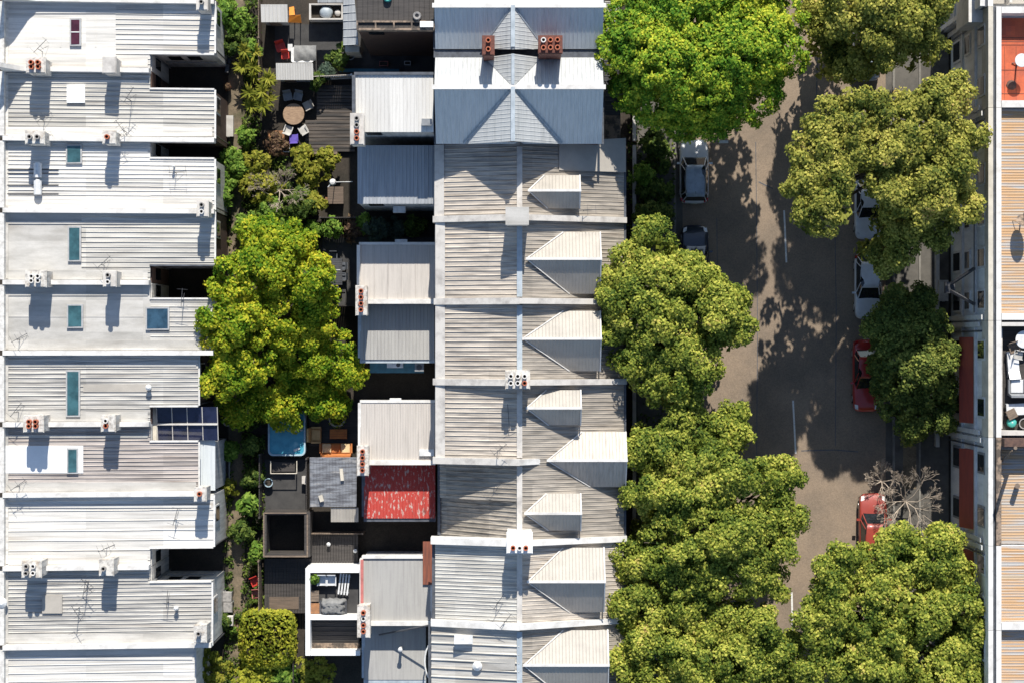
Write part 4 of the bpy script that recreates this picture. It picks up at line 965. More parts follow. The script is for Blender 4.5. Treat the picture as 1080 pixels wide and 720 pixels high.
tree('street_tree', 'widest dusty olive tree covering the hidden white car beside the red terrace', (925,185),
     [(960,165,34,13.4),(985,200,30,13.0),(955,232,22,10.8),(985,130,40,13.6),(935,150,36,13.6),(890,145,34,13.4),(1005,180,32,13.0),(960,205,34,13.2),(855,165,26,13.2),(880,195,24,13.2),(915,118,30,13.0),(1000,100,24,12.4),(985,235,32,10.6),(954,254,22,10.2),(870,225,26,13.2),(850,195,20,12.8),(1015,215,22,11.8),(1020,150,22,12.0),(935,190,20,12.8),(875,130,22,13.0),(936,272,15,8.6)],
     LF['planeB'], 13, group=GS, dens=.92, skirt=.12, bumps=True)
tree('street_tree', 'yellowish green tree in front of the dormers, covering the dark blue car', (704,330),
     [(645,345,20,9.0),(650,300,18,9.0),(775,345,20,9.0),(700,300,42,10.6),(745,330,38,10.2),(672,330,36,10.2),(700,360,42,10.4),(743,302,25,9.6),(690,255,24,9.0),(668,285,28,9.4),(765,320,26,9.0),(735,380,34,9.6),(700,400,32,9.2),(722,284,20,9.2),(715,418,22,8.4),(668,370,26,9.2),(655,322,20,8.8)],
     LF['plane'], 14, group=GS, skirt=1.0, bumps=True)
tree('street_tree', 'sprawling many lobed tree, the largest clump in the lower middle of the street', (750,545),
     [(740,500,40,9.8),(790,520,42,10.0),(745,560,46,10.2),(800,575,40,9.6),(700,530,36,9.2),(690,470,30,8.6),(720,455,28,8.4),(765,462,26,8.2),(772,440,15,7.2),(825,500,22,8.4),(830,545,22,8.6),(690,580,32,8.8),(813,610,23,8.4),(770,605,34,9.2),(720,610,30,8.8),(670,590,20,7.8),(715,488,22,8.6)],
     LF['plane'], 15, group=GS, skirt=1.0, bumps=True)
tree('street_tree', 'leafy olive green tree at the bottom beside the last dormers', (735,690),
     [(680,650,34,8.6),(740,650,34,8.6),(790,670,36,8.6),(700,690,38,9.0),(750,700,40,9.2),(810,705,34,8.6),(660,700,28,8.2),(650,645,20,7.6),(700,735,38,8.8),(780,740,38,8.8),(825,680,22,7.8),(830,735,26,8.0)],
     LF['plane'], 16, group=GS, skirt=1.0, bumps=True)
tree('street_tree', 'dark green shaded tree over the red car by the grey facade', (948,395),
     [(950,345,32,6.2),(960,385,34,6.4),(950,420,28,4.2),(985,350,24,6.0),(985,400,26,4.6),(966,445,23,3.4),(990,440,16,3.4),(936,345,18,5.4),(937,388,20,4.2),(1000,375,14,5.8),(949,322,20,5.4),(970,318,18,5.2)],
     LF['darkt'], 17, group=GS, skirt=1.0, bumps=True, dens=1.1)
tree('street_tree', 'lower right broad tree with rounded clumps reaching the white parapet', (935,650),
     [(890,602,28,9.6),(935,600,36,9.8),(985,590,30,9.6),(910,645,40,10.2),(965,640,38,10.2),(1010,650,34,9.8),(878,660,30,9.4),(925,695,40,10.2),(980,700,40,10.0),(1025,695,28,9.4),(872,632,19,8.8),(1035,670,20,9.2),(1000,605,24,9.2),(870,710,30,9.2),(950,740,40,9.8),(1015,735,30,9.4),(1000,570,16,8.8),(950,572,16,8.8)],
     LF['plane'], 18, group=GS, skirt=1.0, bumps=True)
tree('yard_tree', 'bright yellow green tree growing behind the pale terraces', (288,352),
     [(290,275,32,7.6),(250,295,32,7.4),(325,290,28,7.2),(245,335,34,7.8),(295,330,40,6.6),(335,335,28,5.6),(262,375,34,6.4),(310,375,38,4.6),(350,380,26,3.9),(236,400,24,6.4),(285,415,32,3.6),(335,415,28,3.0),(228,360,20,6.6),(270,250,22,6.4),(310,255,20,6.4),(365,395,16,3.5),(300,440,20,2.3),(255,428,20,3.6),(345,425,20,2.5)],
     LF['yard'], 19, leaf=(.21,.14), clump=.46, dens=1.4, group=None, per=66, skirt=.3, bumps=True)
# clipped hedge and smaller plants
def hedge_box(label, px0,px1,py0,py1,z, mat, seed):
    rng = np.random.default_rng(seed); x0,x1,y0,y1 = X(px0,z),X(px1,z),Y(py1,z),Y(py0,z)
    n = 5200; p = rng.random((n,3))*np.array([x1-x0,y1-y0,z*.98])+np.array([x0,y0,.05]); f = rng.integers(0,5,n); j = rng.normal(size=n)*.07
    p[f==0,2] = z+j[f==0]; p[f==1,0] = x0+j[f==1]; p[f==2,0] = x1+j[f==2]; p[f==3,1] = y0+j[f==3]; p[f==4,1] = y1+j[f==4]
    top = rng.random(n) < .35; p[top,2] = z+rng.normal(size=top.sum())*.08
    cxx, cyy = (x0+x1)/2, (y0+y1)/2
    q = np.abs((p[:,0]-cxx)/(x1-x0)*2)**4+np.abs((p[:,1]-cyy)/(y1-y0)*2)**4; p[:,2] -= np.clip(q-.75,0,1.25)*.8*(p[:,2]/z); p[:,2] += .14*np.sin(p[:,0]*5.1+1)*np.sin(p[:,1]*4.3)*(p[:,2]/z)
    k = np.clip(q-1,0,1)[:,None]*.13; p[:,:2] += (np.array([cxx,cyy])-p[:,:2])*k; p[:,:2] += rng.normal(size=(n,2))*.05
    nn = np.stack([p[:,0]-cxx,p[:,1]-cyy,np.full(n,1.4)],1)*.5+rng.normal(size=(n,3))*.5; nn /= np.linalg.norm(nn,axis=1,keepdims=True)
    root = thing('hedge', label, 'hedge', (cxx,cyy,0))
    me = leaf_mesh('foliage', p-np.array([cxx,cyy,0]), nn, .24,.16, rng, mat); o = bpy.data.objects.new('foliage', me); COL.objects.link(o); o.parent = root
    b = MB(); b.tube((0,0,0),(0,0,z*.7),.1,.05,n=7)
    for k in range(5): b.tube((0,0,z*.3),((x1-x0)*.35*math.cos(k*1.26),(y1-y0)*.35*math.sin(k*1.26),z*.8),.05,.02,n=5)
    b.build('stem', W['trunk'], root, world=False)
hedge_box('square clipped yellow green hedge with red tips beside the dark timber deck', 253,308,646,704, 2.2, LF['hedge'], 31)
def shrub(label, px, py, rp, z, mat, seed, leaf=(.26,.16), name='shrub', lob=4, cat='plant', group=None, per=26, dens=.8):
    rng = random.Random(seed); lobs = [(px,py,rp*.75,z)]
    for k in range(lob):
        a = k*6.283/lob+rng.uniform(-.4,.4); lobs.append((px+rp*.6*math.cos(a), py+rp*.6*math.sin(a), rp*rng.uniform(.4,.6), z*rng.uniform(.65,.95)))
    return tree(name, label, (px,py), lobs, mat, seed, leaf=leaf, clump=.28, per=per, dens=dens, cat=cat, trunk_r=.06, group=group)
shrub('yellow green shrub at the bottom edge below the clipped hedge', 268,722,30,2.2, LF['hedge'],41)
shrub('yellow shrub climbing the rear wall in the bottom left', 222,704,20,3.2, LF['yellow'],42)
shrub('olive shrub between the hedge and the roof terrace at the bottom edge', 296,712,18,1.8, LF['green'],43)
shrub('thin yellowish shrub below the white roof terrace', 332,712,18,1.8, LF['yellow'],44, lob=5)
shrub('round bright green bush behind the dark paving', 349,240,11,1.6, LF['green'],45)
shrub('low green bush between the bright bush and the yard tree', 330,243,9,1.0, LF['green'],46)
shrub('red brown bush in the middle of the planting strip', 371,241,10,1.2, LF['brown'],47)
shrub('blue green bush under the steel blue wing roof', 397,241,13,1.8, LF['bluegr'],48)
shrub('dark bush against the street house in the planting strip', 437,238,11,1.4, LF['under'],49)
shrub('leafy green shrub growing over the lane beside the white wall', 243,165,11,1.6, LF['green'],50)
shrub('green shrub with reddish tips by the lane wall', 242,190,12,1.4, LF['green'],51)
shrub('mottled shrub along the lane above the yard tree', 262,240,18,1.8, LF['green'],52)
shrub('yellow flowering shrub beside the terracotta paving', 325,180,16,1.8, LF['yellow'],53)
shrub('green climber at the top of the lane', 243,15,16,2.4, LF['green'],54)
shrub('tall dark climber below the top climber in the lane', 250,45,14,2.0, LF['under'],55)
shrub('orange leaved shrub beside the white pot', 291,150,10,1.0, LF['brown'],56)
shrub('olive branching shrub left of the bare branches', 275,200,20,2.2, LF['yellow'],57, per=16, dens=.6)
shrub('dark olive shrub right of the bare branches', 315,215,18,2.0, LF['under'],58)
shrub('green creeper on the fence at the round table', 345,168,10,1.4, LF['yellow'],59)
shrub('dark shrub behind the white shed roof', 335,85,7,1.6, LF['under'],60)
shrub('pale leaved shrub beside the white shed roof', 343,74,6,1.4, LF['bluegr'],61)
shrub('dark garden bush below the brick wall', 357,60,11,1.2, LF['under'],62)
shrub('large leaved green plant in the dark lane', 261,532,9,1.8, LF['green'],63, leaf=(.5,.3), per=10)
shrub('small green plant at the corner of the timber frame', 271,582,8,1.6, LF['green'],64)
shrub('variegated plant below the white planter', 241,516,9,1.0, LF['yellow'],65)
shrub('green plant above the white planter', 242,474,8,1.2, LF['green'],66)
shrub('plant in the dark front garden left of the white hatchback', 697,170,11,1.2, LF['under'],67)
shrub('dark garden shrub in front of the shaded verandah', 690,200,16,1.6, LF['under'],68)
shrub('mid green garden shrub above the yellowish street tree', 683,228,14,2.0, LF['darkt'],69)
for k,(px,py,rp,z,mt,lab) in enumerate((
 (239,8,9,2.2,'green','green creeper in the very top corner of the lane'),(252,28,11,2.0,'green','bright vine tumbling along the upper lane fence'),(262,52,10,1.8,'green','bright tuft of leaves above the upper aloe'),
 (236,205,9,1.8,'green','small green shrub squeezed against the wall above the yard tree'),(252,178,9,1.6,'green','fresh green shrub in the lane beside the dark fence'),(268,172,13,2.0,'yellow','yellow green shrub left of the terracotta paving'),
 (284,222,13,1.8,'green','fresh green shrub just above the crown of the yard tree'),(332,212,10,1.6,'yellow','yellowish shrub left of the brown box and dark table'),(318,163,9,1.4,'yellow','lime yellow shrub at the lower edge of the timber deck'),
 (258,143,10,1.6,'green','green shrub at the foot of the large aloe'),(300,240,10,1.4,'green','leafy green shrub between bare branches and yard tree'),(384,236,8,1.2,'green','little green shrub between the brown and blue green bushes'),
 (415,240,9,1.2,'bluegr','pale flowering shrub near the end of the planting strip'),(236,655,8,1.2,'under','dark shrub at the wall beside the wheelie bins'),(262,470,10,1.6,'under','dark green shrub between the lane and the spa'),
 (266,505,9,1.6,'under','dark shrub against the paling fence below the spa'),(254,560,10,1.4,'under','dark shrub in the lane beside the timber enclosure'),(690,150,13,1.6,'under','dark bushy shrub at the foot of the round tree'),(678,185,11,1.8,'green','green shrub by the low wall left of the hatchback'),(700,222,10,1.4,'darkt','dark shrub behind the dark blue car'))):
    shrub(lab, px, py, rp, z, LF[mt], 200+k)
# spiky yellow succulent by the lane
def spiky(label, px, py, rp, z, mat, seed, n=260, name='aloe_plant'):
    rng = np.random.default_rng(seed); root = thing(name, label, 'plant', P(px,py,0))
    b = MB()
    for h in range(9):
        cx, cy = rng.uniform(-.6,.6)*rp/S, rng.uniform(-.6,.6)*rp/S*1.3; cz = z*rng.uniform(.5,1)
        b.tube((cx*.4,cy*.4,0),(cx,cy,cz),.05,.04,n=5)
        for k in range(n//9):
            a = rng.uniform(0,6.283); el = rng.uniform(-.1,.9); l = rng.uniform(.45,.8); d = Vector((math.cos(a)*math.cos(el), math.sin(a)*math.cos(el), math.sin(el)))
            s = Vector((-math.sin(a), math.cos(a), 0))*.055; p = Vector((cx,cy,cz)); m = p+d*l*.55; e = p+d*l-Vector((0,0,.10))
            b.poly([p-s*.7,p+s*.7,m+s]); b.poly([p-s*.7,m+s,m-s]); b.poly([m-s,m+s,e])
    b.build('leaves', mat, root, world=False)
spiky('large spiky yellow green aloe clump overhanging the lane', 275,104,24,2.6, LF['yellow'],71)
spiky('spiky yellow aloe behind the timber fence rails', 264,68,16,2.0, LF['yellow'],72, 200)
# bare branching shrubs
def bare(name, label, px, py, rp, z, seed, lean=(0,0), cat='shrub'):
    rng = random.Random(seed); root = thing(name, label, cat, P(px,py,0)); b = MB(); R = rp/S
    def grow(p, d, l, r, dep):
        q = p+d*l; b.tube(p, q, r, r*.72, n=5, cap=False)
        if dep == 0: return
        for k in range(2 if rng.random() < .72 else 3):
            nd = (d+Vector((rng.uniform(-1,1),rng.uniform(-1,1),rng.uniform(-.35,.5)))*.62).normalized(); grow(q, nd, l*rng.uniform(.66,.86), max(r*.68,.007), dep-1)
    b.tube((0,0,0),(0,0,z*.35),.09,.08,n=7)
    for k in range(8):
        a = k*6.283/8+rng.uniform(-.3,.3); grow(Vector((0,0,z*.35)), Vector((math.cos(a)+lean[0],math.sin(a)+lean[1],.55)).normalized(), R*.33*rng.uniform(.75,1.15), .036, 6)
    b.build('branches', W['twig'], root, world=False); return root
bare('bare_shrub', 'leafless pale twiggy shrub beside the faded red car', 952,527,38,3.0,81)
bare('bare_shrub', 'smaller leafless shrub arching over the tail of the faded red car', 927,506,22,2.6,82, lean=(-.3,.3))
bare('bare_branches', 'bare curling branches rising out of the yard shrubs', 297,202,28,2.6,83)
# ground cover
def cover(name, label, spots, mat, seed, leaf=(.22,.14), dens=9):
    rng = np.random.default_rng(seed); P_ = []
    for (x0,x1,y0,y1,z) in spots:
        n = int((x1-x0)*(y1-y0)/S/S*dens*10); px = rng.uniform(x0,x1,n); py = rng.uniform(y0,y1,n)
        hill = (np.sin(px*.31+py*.17)+np.sin(py*.23-px*.11)+np.sin(px*.07+py*.41))/3; keep = hill+rng.normal(size=n)*.25 > -.1
        P_.append(np.stack([(px-540)/S, (360-py)/S, np.clip(z*(.4+.6*hill)*rng.random(n),.02,9)],1)[keep])
    p = np.concatenate(P_); nn = rng.normal(size=(len(p),3))*.6+np.array([0,0,.8]); nn /= np.linalg.norm(nn,axis=1,keepdims=True)
    me = leaf_mesh(name, p, nn, leaf[0], leaf[1], rng, mat); o = bpy.data.objects.new(name, me); COL.objects.link(o); tag(o, label, cat='ground cover', kind='stuff')
cover('undergrowth', 'dark tangled undergrowth filling the lane behind the houses', [(256,276,0,240,1.2),(256,280,440,645,1.1),(262,335,165,262,.8),(236,246,0,60,.9),(236,244,150,260,.7),(236,246,480,640,.5),(236,260,640,730,.6)], LF['under'], 91, dens=15)
cover('undergrowth', 'dark low plants in the front gardens along the terraces', [(662,676,130,262,.9),(676,712,150,262,.7),(664,700,420,520,.6),(660,690,590,660,.5)], LF['under'], 92, dens=6)
# ================================================================== fences and yard things
def fence(label, pts, h, mat, th=.05, name='fence', step=1.8, capmat=None):
    c = sum((P(px,py,0) for px,py in pts), Vector())/len(pts); t = thing(name, label, 'fence', (c.x,c.y,0))
    pb, qb = MB(), MB()
    for (a,b_) in zip(pts, pts[1:]):
        p, q = P(*a,0), P(*b_,0); d = (q-p); l = d.length; d.normalize(); n = Vector((-d.y,d.x,0))*th*.5
        k = max(2,int(l/.14))
        for i in range(k):
            s, e = p+d*l*(i+.06)/k, p+d*l*(i+.94)/k; hh = h+random.uniform(-.02,.02)
            pb.hexa([s-n+Vector((0,0,.03)),e-n+Vector((0,0,.03)),e+n+Vector((0,0,.03)),s+n+Vector((0,0,.03))], [s-n+Vector((0,0,hh)),e-n+Vector((0,0,hh)),e+n+Vector((0,0,hh)),s+n+Vector((0,0,hh))])
        m = max(1,int(l/step))
        for i in range(m+1):
            s = p+d*l*i/m; qb.cbox((s.x,s.y,0), .11,.11,h+.06)
        for zz in (h*.25, h*.8):
            nn = n*2.2; qb.hexa([p-nn+Vector((0,0,zz)),q-nn+Vector((0,0,zz)),q-n*1.02+Vector((0,0,zz)),p-n*1.02+Vector((0,0,zz))], [p-nn+Vector((0,0,zz+.08)),q-nn+Vector((0,0,zz+.08)),q-n*1.02+Vector((0,0,zz+.08)),p-n*1.02+Vector((0,0,zz+.08))])
    pb.build('palings', W[mat], t); qb.build('post_and_rail', W[capmat or mat], t)
fence('grey paling fence along the lane at the top yard', [(276,0),(276.5,88)], 1.7, 'timber')
fence('dark paling fence along the lane beside the spa', [(277,478),(277,543)], 1.7, 'deck')
fence('brown timber fence between the lane and the dark deck', [(276.5,588),(277,645)], 1.9, 'timber')
fence('white topped fence behind the white shed roof', [(330,85),(373,83)], 1.8, 'plaingrey', capmat='whitepl')
fence('dark paling fence between the steel blue wing yard and the planting strip', [(340,231),(376,231)], 1.5, 'deck')
fence('dark fence below the paved yard with the dining table', [(340,323),(378,323)], 1.6, 'deck')
fence('dark fence behind the grey weathered lean-to', [(326,482),(326,536)], 1.7, 'deck')
fence('long dark fence above the dark timber deck', [(327,560),(384,560)], 1.5, 'timber')
fence('dark fence beyond the clipped hedge', [(312,652),(312,720)], 1.6, 'deck')
# front garden walls
def lowwall(label, x0,x1,y0,y1,h, mat):
    t = thing('garden_wall', label, 'wall', P((x0+x1)/2,(y0+y1)/2,0)); b = MB(); b.box(X(x0),X(x1),Y(y1),Y(y0),0,h); b.build('masonry', W[mat], t)
    b = MB(); b.box(X(x0)-.04,X(x1)+.04,Y(y1)-.02,Y(y0)+.02,h+.002,h+.07); b.build('wall_cap', W['copingg'], t)
lowwall('low dark front garden wall by the tall blue grey pair', 667,669.5,20,150,.8,'brick')
lowwall('low front garden wall by the terraces with dormers', 667,669.5,155,400,.8,'greyrender')
lowwall('low front garden wall by the lower terraces', 667,669.5,404,720,.8,'greyrender')
lowwall('low garden wall before the apartment facades', 985,987.5,262,470,.7,'greyrender')
# small sheds
def shed(label, x0,x1,y0,y1,z, mat, dirv, pitch, fall=-.25, group=None):
    t = thing('shed', label, 'shed', P((x0+x1)/2,(y0+y1)/2,0), group=group); b = MB()
    b.box(X(x0,z)+.12,X(x1,z)-.12,Y(y1,z)+.12,Y(y0,z)-.12,0,z-.35); b.build('wall', W['greyrender'], t)
    b = MB(); b.sheet([(X(x0,z),Y(y1,z),z+fall),(X(x1,z),Y(y1,z),z+fall),(X(x1,z),Y(y0,z),z),(X(x0,z),Y(y0,z),z)], dirv, pitch, rh=.03); b.build('roof', W[mat], t)
    q = MB(); q.box(X(x0,z)+.4,X(x0,z)+1.1,Y(y1,z)+.07,Y(y1,z)+.121,0.05,1.6); q.build('door', W['timber'], t)
shed('small shed with a white ribbed roof at the very top of the yards', 275,303,5,23,2.3,'wingwhite',(0,1,0),.25)
shed('low shed with a wide white corrugated roof beside the yellow aloe', 291,330,67,84,2.2,'wingwhite',(0,1,0),.16)
# L shaped lean-to and garden walls by the tall wing
t = thing('lean_to', 'blue grey L shaped lean-to roof against the tall brown brick wing', 'lean-to', P(366,20,0))
b = MB(); b.sheet([P(362,48,3.0),P(378,48,3.3),P(374,0,3.3),P(362,0,3.0)], (1,0,0), .5); b.sheet([P(335,3,3.0),P(361.5,3,3.0),P(361.5,-20,3.1),P(335,-20,3.1)], (0,1,0), .5); b.build('roof', W['slate2'], t)
b = MB(); b.box(X(363,3),X(372,3),Y(46,3),Y(0,3),0,2.85); b.build('wall', W['greyrender'], t)
b = MB(); b.box(X(364,2.6),X(379,2.6),Y(55,2.6),Y(48.5,2.6),0,2.6); b.build('end_wall', W['cream'], t)
# planter box with round stone
t = thing('planter_box', 'sunken rectangular planter with a pale rim at the top of the yards', 'planter', P(344,12,0))
b = MB(); 
for (x0,x1,y0,y1) in ((326,328,4,21),(360,361.5,4,21),(328.1,359.9,19.4,21),(328.1,359.9,4,5.2)): b.box(X(x0,1),X(x1,1),Y(y1,1),Y(y0,1),0,1.0)
b.build('rim', W['copingg'], t)
b = MB(); b.box(X(328.2,.6),X(359.8,.6),Y(19.2,.6),Y(5.4,.6),0,.55); b.build('bed', W['soil'], t)
def ball(name, label, cat, px, py, z, r, sq, mat, seed=1):
    rng = random.Random(seed); b = MB(); b.lathe((0,0,0), [(r*.5,0),(r*.95,r*.3*sq),(r*1.0,r*.7*sq),(r*.8,r*1.2*sq),(r*.4,r*1.5*sq),(.02,r*1.56*sq)], 12)
    b.v = [(x*(1+rng.uniform(-.1,.1)),y*(1+rng.uniform(-.1,.1)),z_) for x,y,z_ in b.v]
    o = b.build(name, W[mat], None, label, smooth=True); o.location = P(px,py,z); tag(o, None, cat); return o
ball('boulder', 'round blue grey stone lying in the sunken planter', 'stone', 344.5,14,.55,.42,.6,'lead',3)
ball('boulder', 'smaller pale stone at the right end of the sunken planter', 'stone', 356.5,14,.55,.22,.6,'copingg',4)
# orange tarp on a frame and red flower tub
t = thing('canopy', 'bright orange canvas canopy beside the white roofed shed', 'canopy', P(310,16,0))
b = MB(); b.sheet([P(304,24,1.5),P(318,24.5,1.45),P(317,16,1.75),(X(305,1.7),Y(17,1.7),1.7)], (1,0,0), 0, thick=.02); b.sheet([P(305,16.5,1.72),P(311,16,1.76),P(310,7,1.45),P(305,8,1.4)], (1,0,0), 0, thick=.02); b.build('canvas', W['orange'], t)
for px,py in ((305,24),(317,24),(305,9),(311,9)):
    b = MB(); b.tube(P(px,py,0),P(px,py,1.42),.03); b.build('post', W['timber'], t)
# chairs and tables
def chair(name, label, px, py, rot, mat, w=.5, z=0.0, group=None, back=True):
    t = thing(name, label, 'chair', P(px,py,z), rot, group)
    b = MB(); b.box(-w/2,w/2,-w/2,w/2,.42,.47); b.build('seat', W[mat], t, world=False)
    b = MB(); b.hexa([(-w/2,w/2-.04,.475),(w/2,w/2-.04,.475),(w/2,w/2,.475),(-w/2,w/2,.475)], [(-w/2,w/2+.08,.9),(w/2,w/2+.08,.9),(w/2,w/2+.12,.9),(-w/2,w/2+.12,.9)]); b.build('backrest', W[mat], t, world=False)
    for sx in (-1,1):
        for sy in (-1,1):
            b = MB(); b.tube((sx*(w/2-.04),sy*(w/2-.04),0),(sx*(w/2-.05),sy*(w/2-.05),.42),.022); b.build('leg', W[mat], t, world=False)
        b = MB(); b.box(sx*w/2-.03,sx*w/2+.03,-w/2,w/2-.05,.63,.66); b.tube((sx*w/2,-w/2+.05,.44),(sx*w/2,-w/2+.05,.63),.018); b.build('armrest', W[mat], t, world=False)
    return t
def rtable(name, label, px, py, r, mat, z=0.0, h=.74):
    t = thing(name, label, 'table', P(px,py,z)); b = MB(); b.lathe((0,0,h-.05), [(r*.96,0),(r,.015),(r,.04),(r*.97,.05)], 28); b.build('tabletop', W[mat], t, world=False)
    b = MB(); b.tube((0,0,.03),(0,0,h-.055),.05,n=8); b.build('column', W['dark'], t, world=False)
    for k in range(4):
        b = MB(); a = k*math.pi/2; b.tube((0,0,.12),(math.cos(a)*r*.7,math.sin(a)*r*.7,.025),.03); b.build('leg', W['dark'], t, world=False)
    return t
def qtable(name, label, px, py, w, d, mat, z=0.0, h=.74, rot=0):
    t = thing(name, label, 'table', P(px,py,z), rot); b = MB(); n = max(2,int(d/.14))
    for k in range(n): b.box(-w/2,w/2,-d/2+d*k/n+.006,-d/2+d*(k+1)/n-.006,h-.045,h)
    b.build('tabletop', W[mat], t, world=False)
    for sx in (-1,1):
        for sy in (-1,1): b = MB(); b.box(sx*(w/2-.06)-.03,sx*(w/2-.06)+.03,sy*(d/2-.06)-.03,sy*(d/2-.06)+.03,0,h-.05); b.build('leg', W[mat], t, world=False)
    return t
rtable('garden_table', 'round wooden garden table half in sun beside the timber deck', 311,122,.68,'wood')
chair('garden_chair','pale grey garden chair at the upper left of the round wooden table',304.5,103,.2,'greypl'); chair('garden_chair','pale grey garden chair at the upper right of the round wooden table',315.5,103,-.2,'greypl')
chair('garden_chair','white garden chair at the right of the round wooden table',325.5,113,-1.1,'plaingrey'); chair('garden_chair','white garden chair below the round wooden table',305,138,2.8,'plain')
chair('garden_chair','garden chair with a purple cloth below the round wooden table',311,147,3.2,'purple'); chair('garden_chair','pale chair between the purple chair and the timber deck',321,138,-2.6,'plain')
qtable('dining_table','long dark dining table on the grey paving beside the yard tree',355,287,.85,1.7,'dark')
for (px,py,r,l) in ((352.5,271,0,'dark dining chair at the upper end of the long table'),(362,281,-1.57,'dark dining chair at the upper right of the long table'),(362.5,292,-1.57,'dark dining chair at the lower right of the long table'),(354,304,3.14,'dark dining chair at the lower end of the long table'),(344.5,291,1.57,'dark dining chair at the left of the long table, nearest the yard tree')):
    chair('dining_chair', l, px, py, r, 'gutter', .45, group='chairs around the long dining table')
t = thing('lamp_stand','white garden lamp on a long arm over the dining table','lamp',P(349.5,286,0)); b = MB(); b.tube((0,0,0),(0,0,2.0),.025); b.tube((0,0,1.95),(.75,0,2.0),.02); b.build('stand', W['whitepl'], t, world=False); b = MB(); b.lathe((0,0,1.95), [(.08,0),(.17,.08),(.12,.2),(.03,.24)], 12); b.build('lamp_shade', W['whitepl'], t, world=False)
t = thing('lamp_stand','white garden lamp reaching from the steel blue wing','lamp',P(354,195,0)); b = MB(); b.tube((0,0,0),(0,0,2.0),.025); b.tube((0,0,2.0),(1.25,.02,2.1),.025); b.build('stand', W['whitepl'], t, world=False); b = MB(); b.lathe((0,0,1.95), [(.1,0),(.22,.08),(.16,.24),(.03,.28)], 12); b.tube((-.3,-.3,1.9),(0,0,2.05),.04); b.build('lamp_shade', W['whitepl'], t, world=False)
qtable('garden_table','dark garden table in the shade beside the planting strip',355,207,1.0,1.1,'decklit')
def crate(name,label,cat,px,py,w,d,h,mat,z=0.0,rot=0.0,lid=None):
    t = thing(name,label,cat,P(px,py,z),rot); b = MB(); th=.03
    for (x0,x1,y0,y1) in ((-w/2,w/2,-d/2,-d/2+th),(-w/2,w/2,d/2-th,d/2),(-w/2,-w/2+th,-d/2+th,d/2-th),(w/2-th,w/2,-d/2+th,d/2-th)): b.box(x0,x1,y0,y1,0,h)
    b.box(-w/2+th,w/2-th,-d/2+th,d/2-th,0,.03); b.build('box', W[mat], t, world=False)
    b = MB(); 
    if lid: b.box(-w/2-.02,w/2+.02,-d/2-.02,d/2+.02,h+.002,h+.04); b.box(-w*.15,w*.15,-d/2-.05,-d/2-.02,h-.02,h+.03); b.build('lid', W[lid], t, world=False)
    else: b.box(-w/2+th,w/2-th,-d/2+th,d/2-th,.032,h*.8); b.build('filling', W['soil'], t, world=False)
    return t
crate('wooden_box','small brown box beside the dark garden table','box',346.5,212,.3,.35,.4,'timber',lid='terrapave')
crate('storage_box','white storage box beside the red garden chair','box',307,51.5,.25,.4,.5,'whitepl',lid='whitepl')
crate('storage_box','white box beside the dark garden frame','box',322.5,505,.35,.45,.5,'whitepl',lid='copingg')
crate('planter_box','white planter with leaves standing in the lane','planter',238.5,493,.55,1.6,.5,'plain')
crate('planter_box','long white trough in the lane beside the pale terraces','planter',242,134,.6,1.3,.5,'plain',lid='plain')
crate('plant_pot','square white pot between the orange shrub and the purple chair','pot',303,157,.42,.5,.45,'whitepl')
crate('storage_box','small red crate under the brown brick wing','box',405,68,.55,.3,.35,'pink'); crate('storage_box','small white crate under the brown brick wing','box',430,67.5,.4,.25,.35,'whitepl')
chair('garden_chair','red plastic garden chair in the top yard',297,51,.3,'red',.55)
chair('garden_chair','red plastic chair standing behind the red garden chair',302,60,.1,'red',.45)
chair('garden_chair','faded red chair in the dark lane, above its twin',270.5,612,.4,'red',.5); chair('garden_chair','pinkish faded chair in the dark lane, below the redder one',271.5,625,.1,'pink',.5)
# covered barbecue / boat under a tarp
t = thing('covered_boat','small white boat under a grey canvas in the top yard','boat',P(321,59,0))
b = loft([[( -1.0,-.6,.1),(-1.05,-.62,.6),(-.9,-.5,.62),(-.9,-.5,.5)],[(0,-.66,.1),(0,-.72,.6),(0,-.6,.62),(0,-.6,.5)],[(.75,-.5,.1),(.8,-.55,.6),(.7,-.45,.62),(.7,-.45,.5)]]) if False else MB()
prof = [(-.78,-.45),(-.70,-.52),(.55,-.52),(.72,-.35),(.72,.42),(.1,.55),(-.55,.52),(-.78,.35)]
b.hexa([(x*.9,y*.9,.05) for x,y in prof], [(x,y,.6) for x,y in prof]); b.build('hull', W['whitepl'], t, world=False)
b = MB(); n = 9; g = [[(-.58+1.4*i/(n-1), -.42+.98*j/(n-1), .62+.16*math.sin(math.pi*min(1,max(0,j/(n-1))))+.05*math.sin(i*1.7+j)) for i in range(n)] for j in range(n)]
for r in g: b.v += r
for j in range(n-1):
    for i in range(n-1): a = j*n+i; b.f.append((a,a+1,a+n+1,a+n))
b.build('cover', W['greytarp'], t, world=False, smooth=True)
def pot(label,px,py,r,h,mat,leafm=None,seed=1):
    t = thing('plant_pot',label,'pot',P(px,py,0)); b = MB(); b.lathe((0,0,0), [(r*.7,0),(r,h),(r*1.08,h),(r*1.08,h+.04),(r*.88,h+.04),(r*.85,h-.05)], 14); b.build('pot', W[mat], t, world=False)
    b = MB(); b.lathe((0,0,h-.06), [(r*.85,0),(r*.8,.03)], 12); b.build('soil', W['soil'], t, world=False)
    if leafm:
        rng = np.random.default_rng(seed); n = 160; d = rng.normal(size=(n,3)); d[:,2] = abs(d[:,2]); d /= np.linalg.norm(d,axis=1,keepdims=True); p = d*rng.random((n,1))**.4*r*1.4+np.array([0,0,h+.1])
        me = leaf_mesh('foliage', p, d, .16,.1, rng, leafm); o = bpy.data.objects.new('foliage', me); COL.objects.link(o); o.parent = t
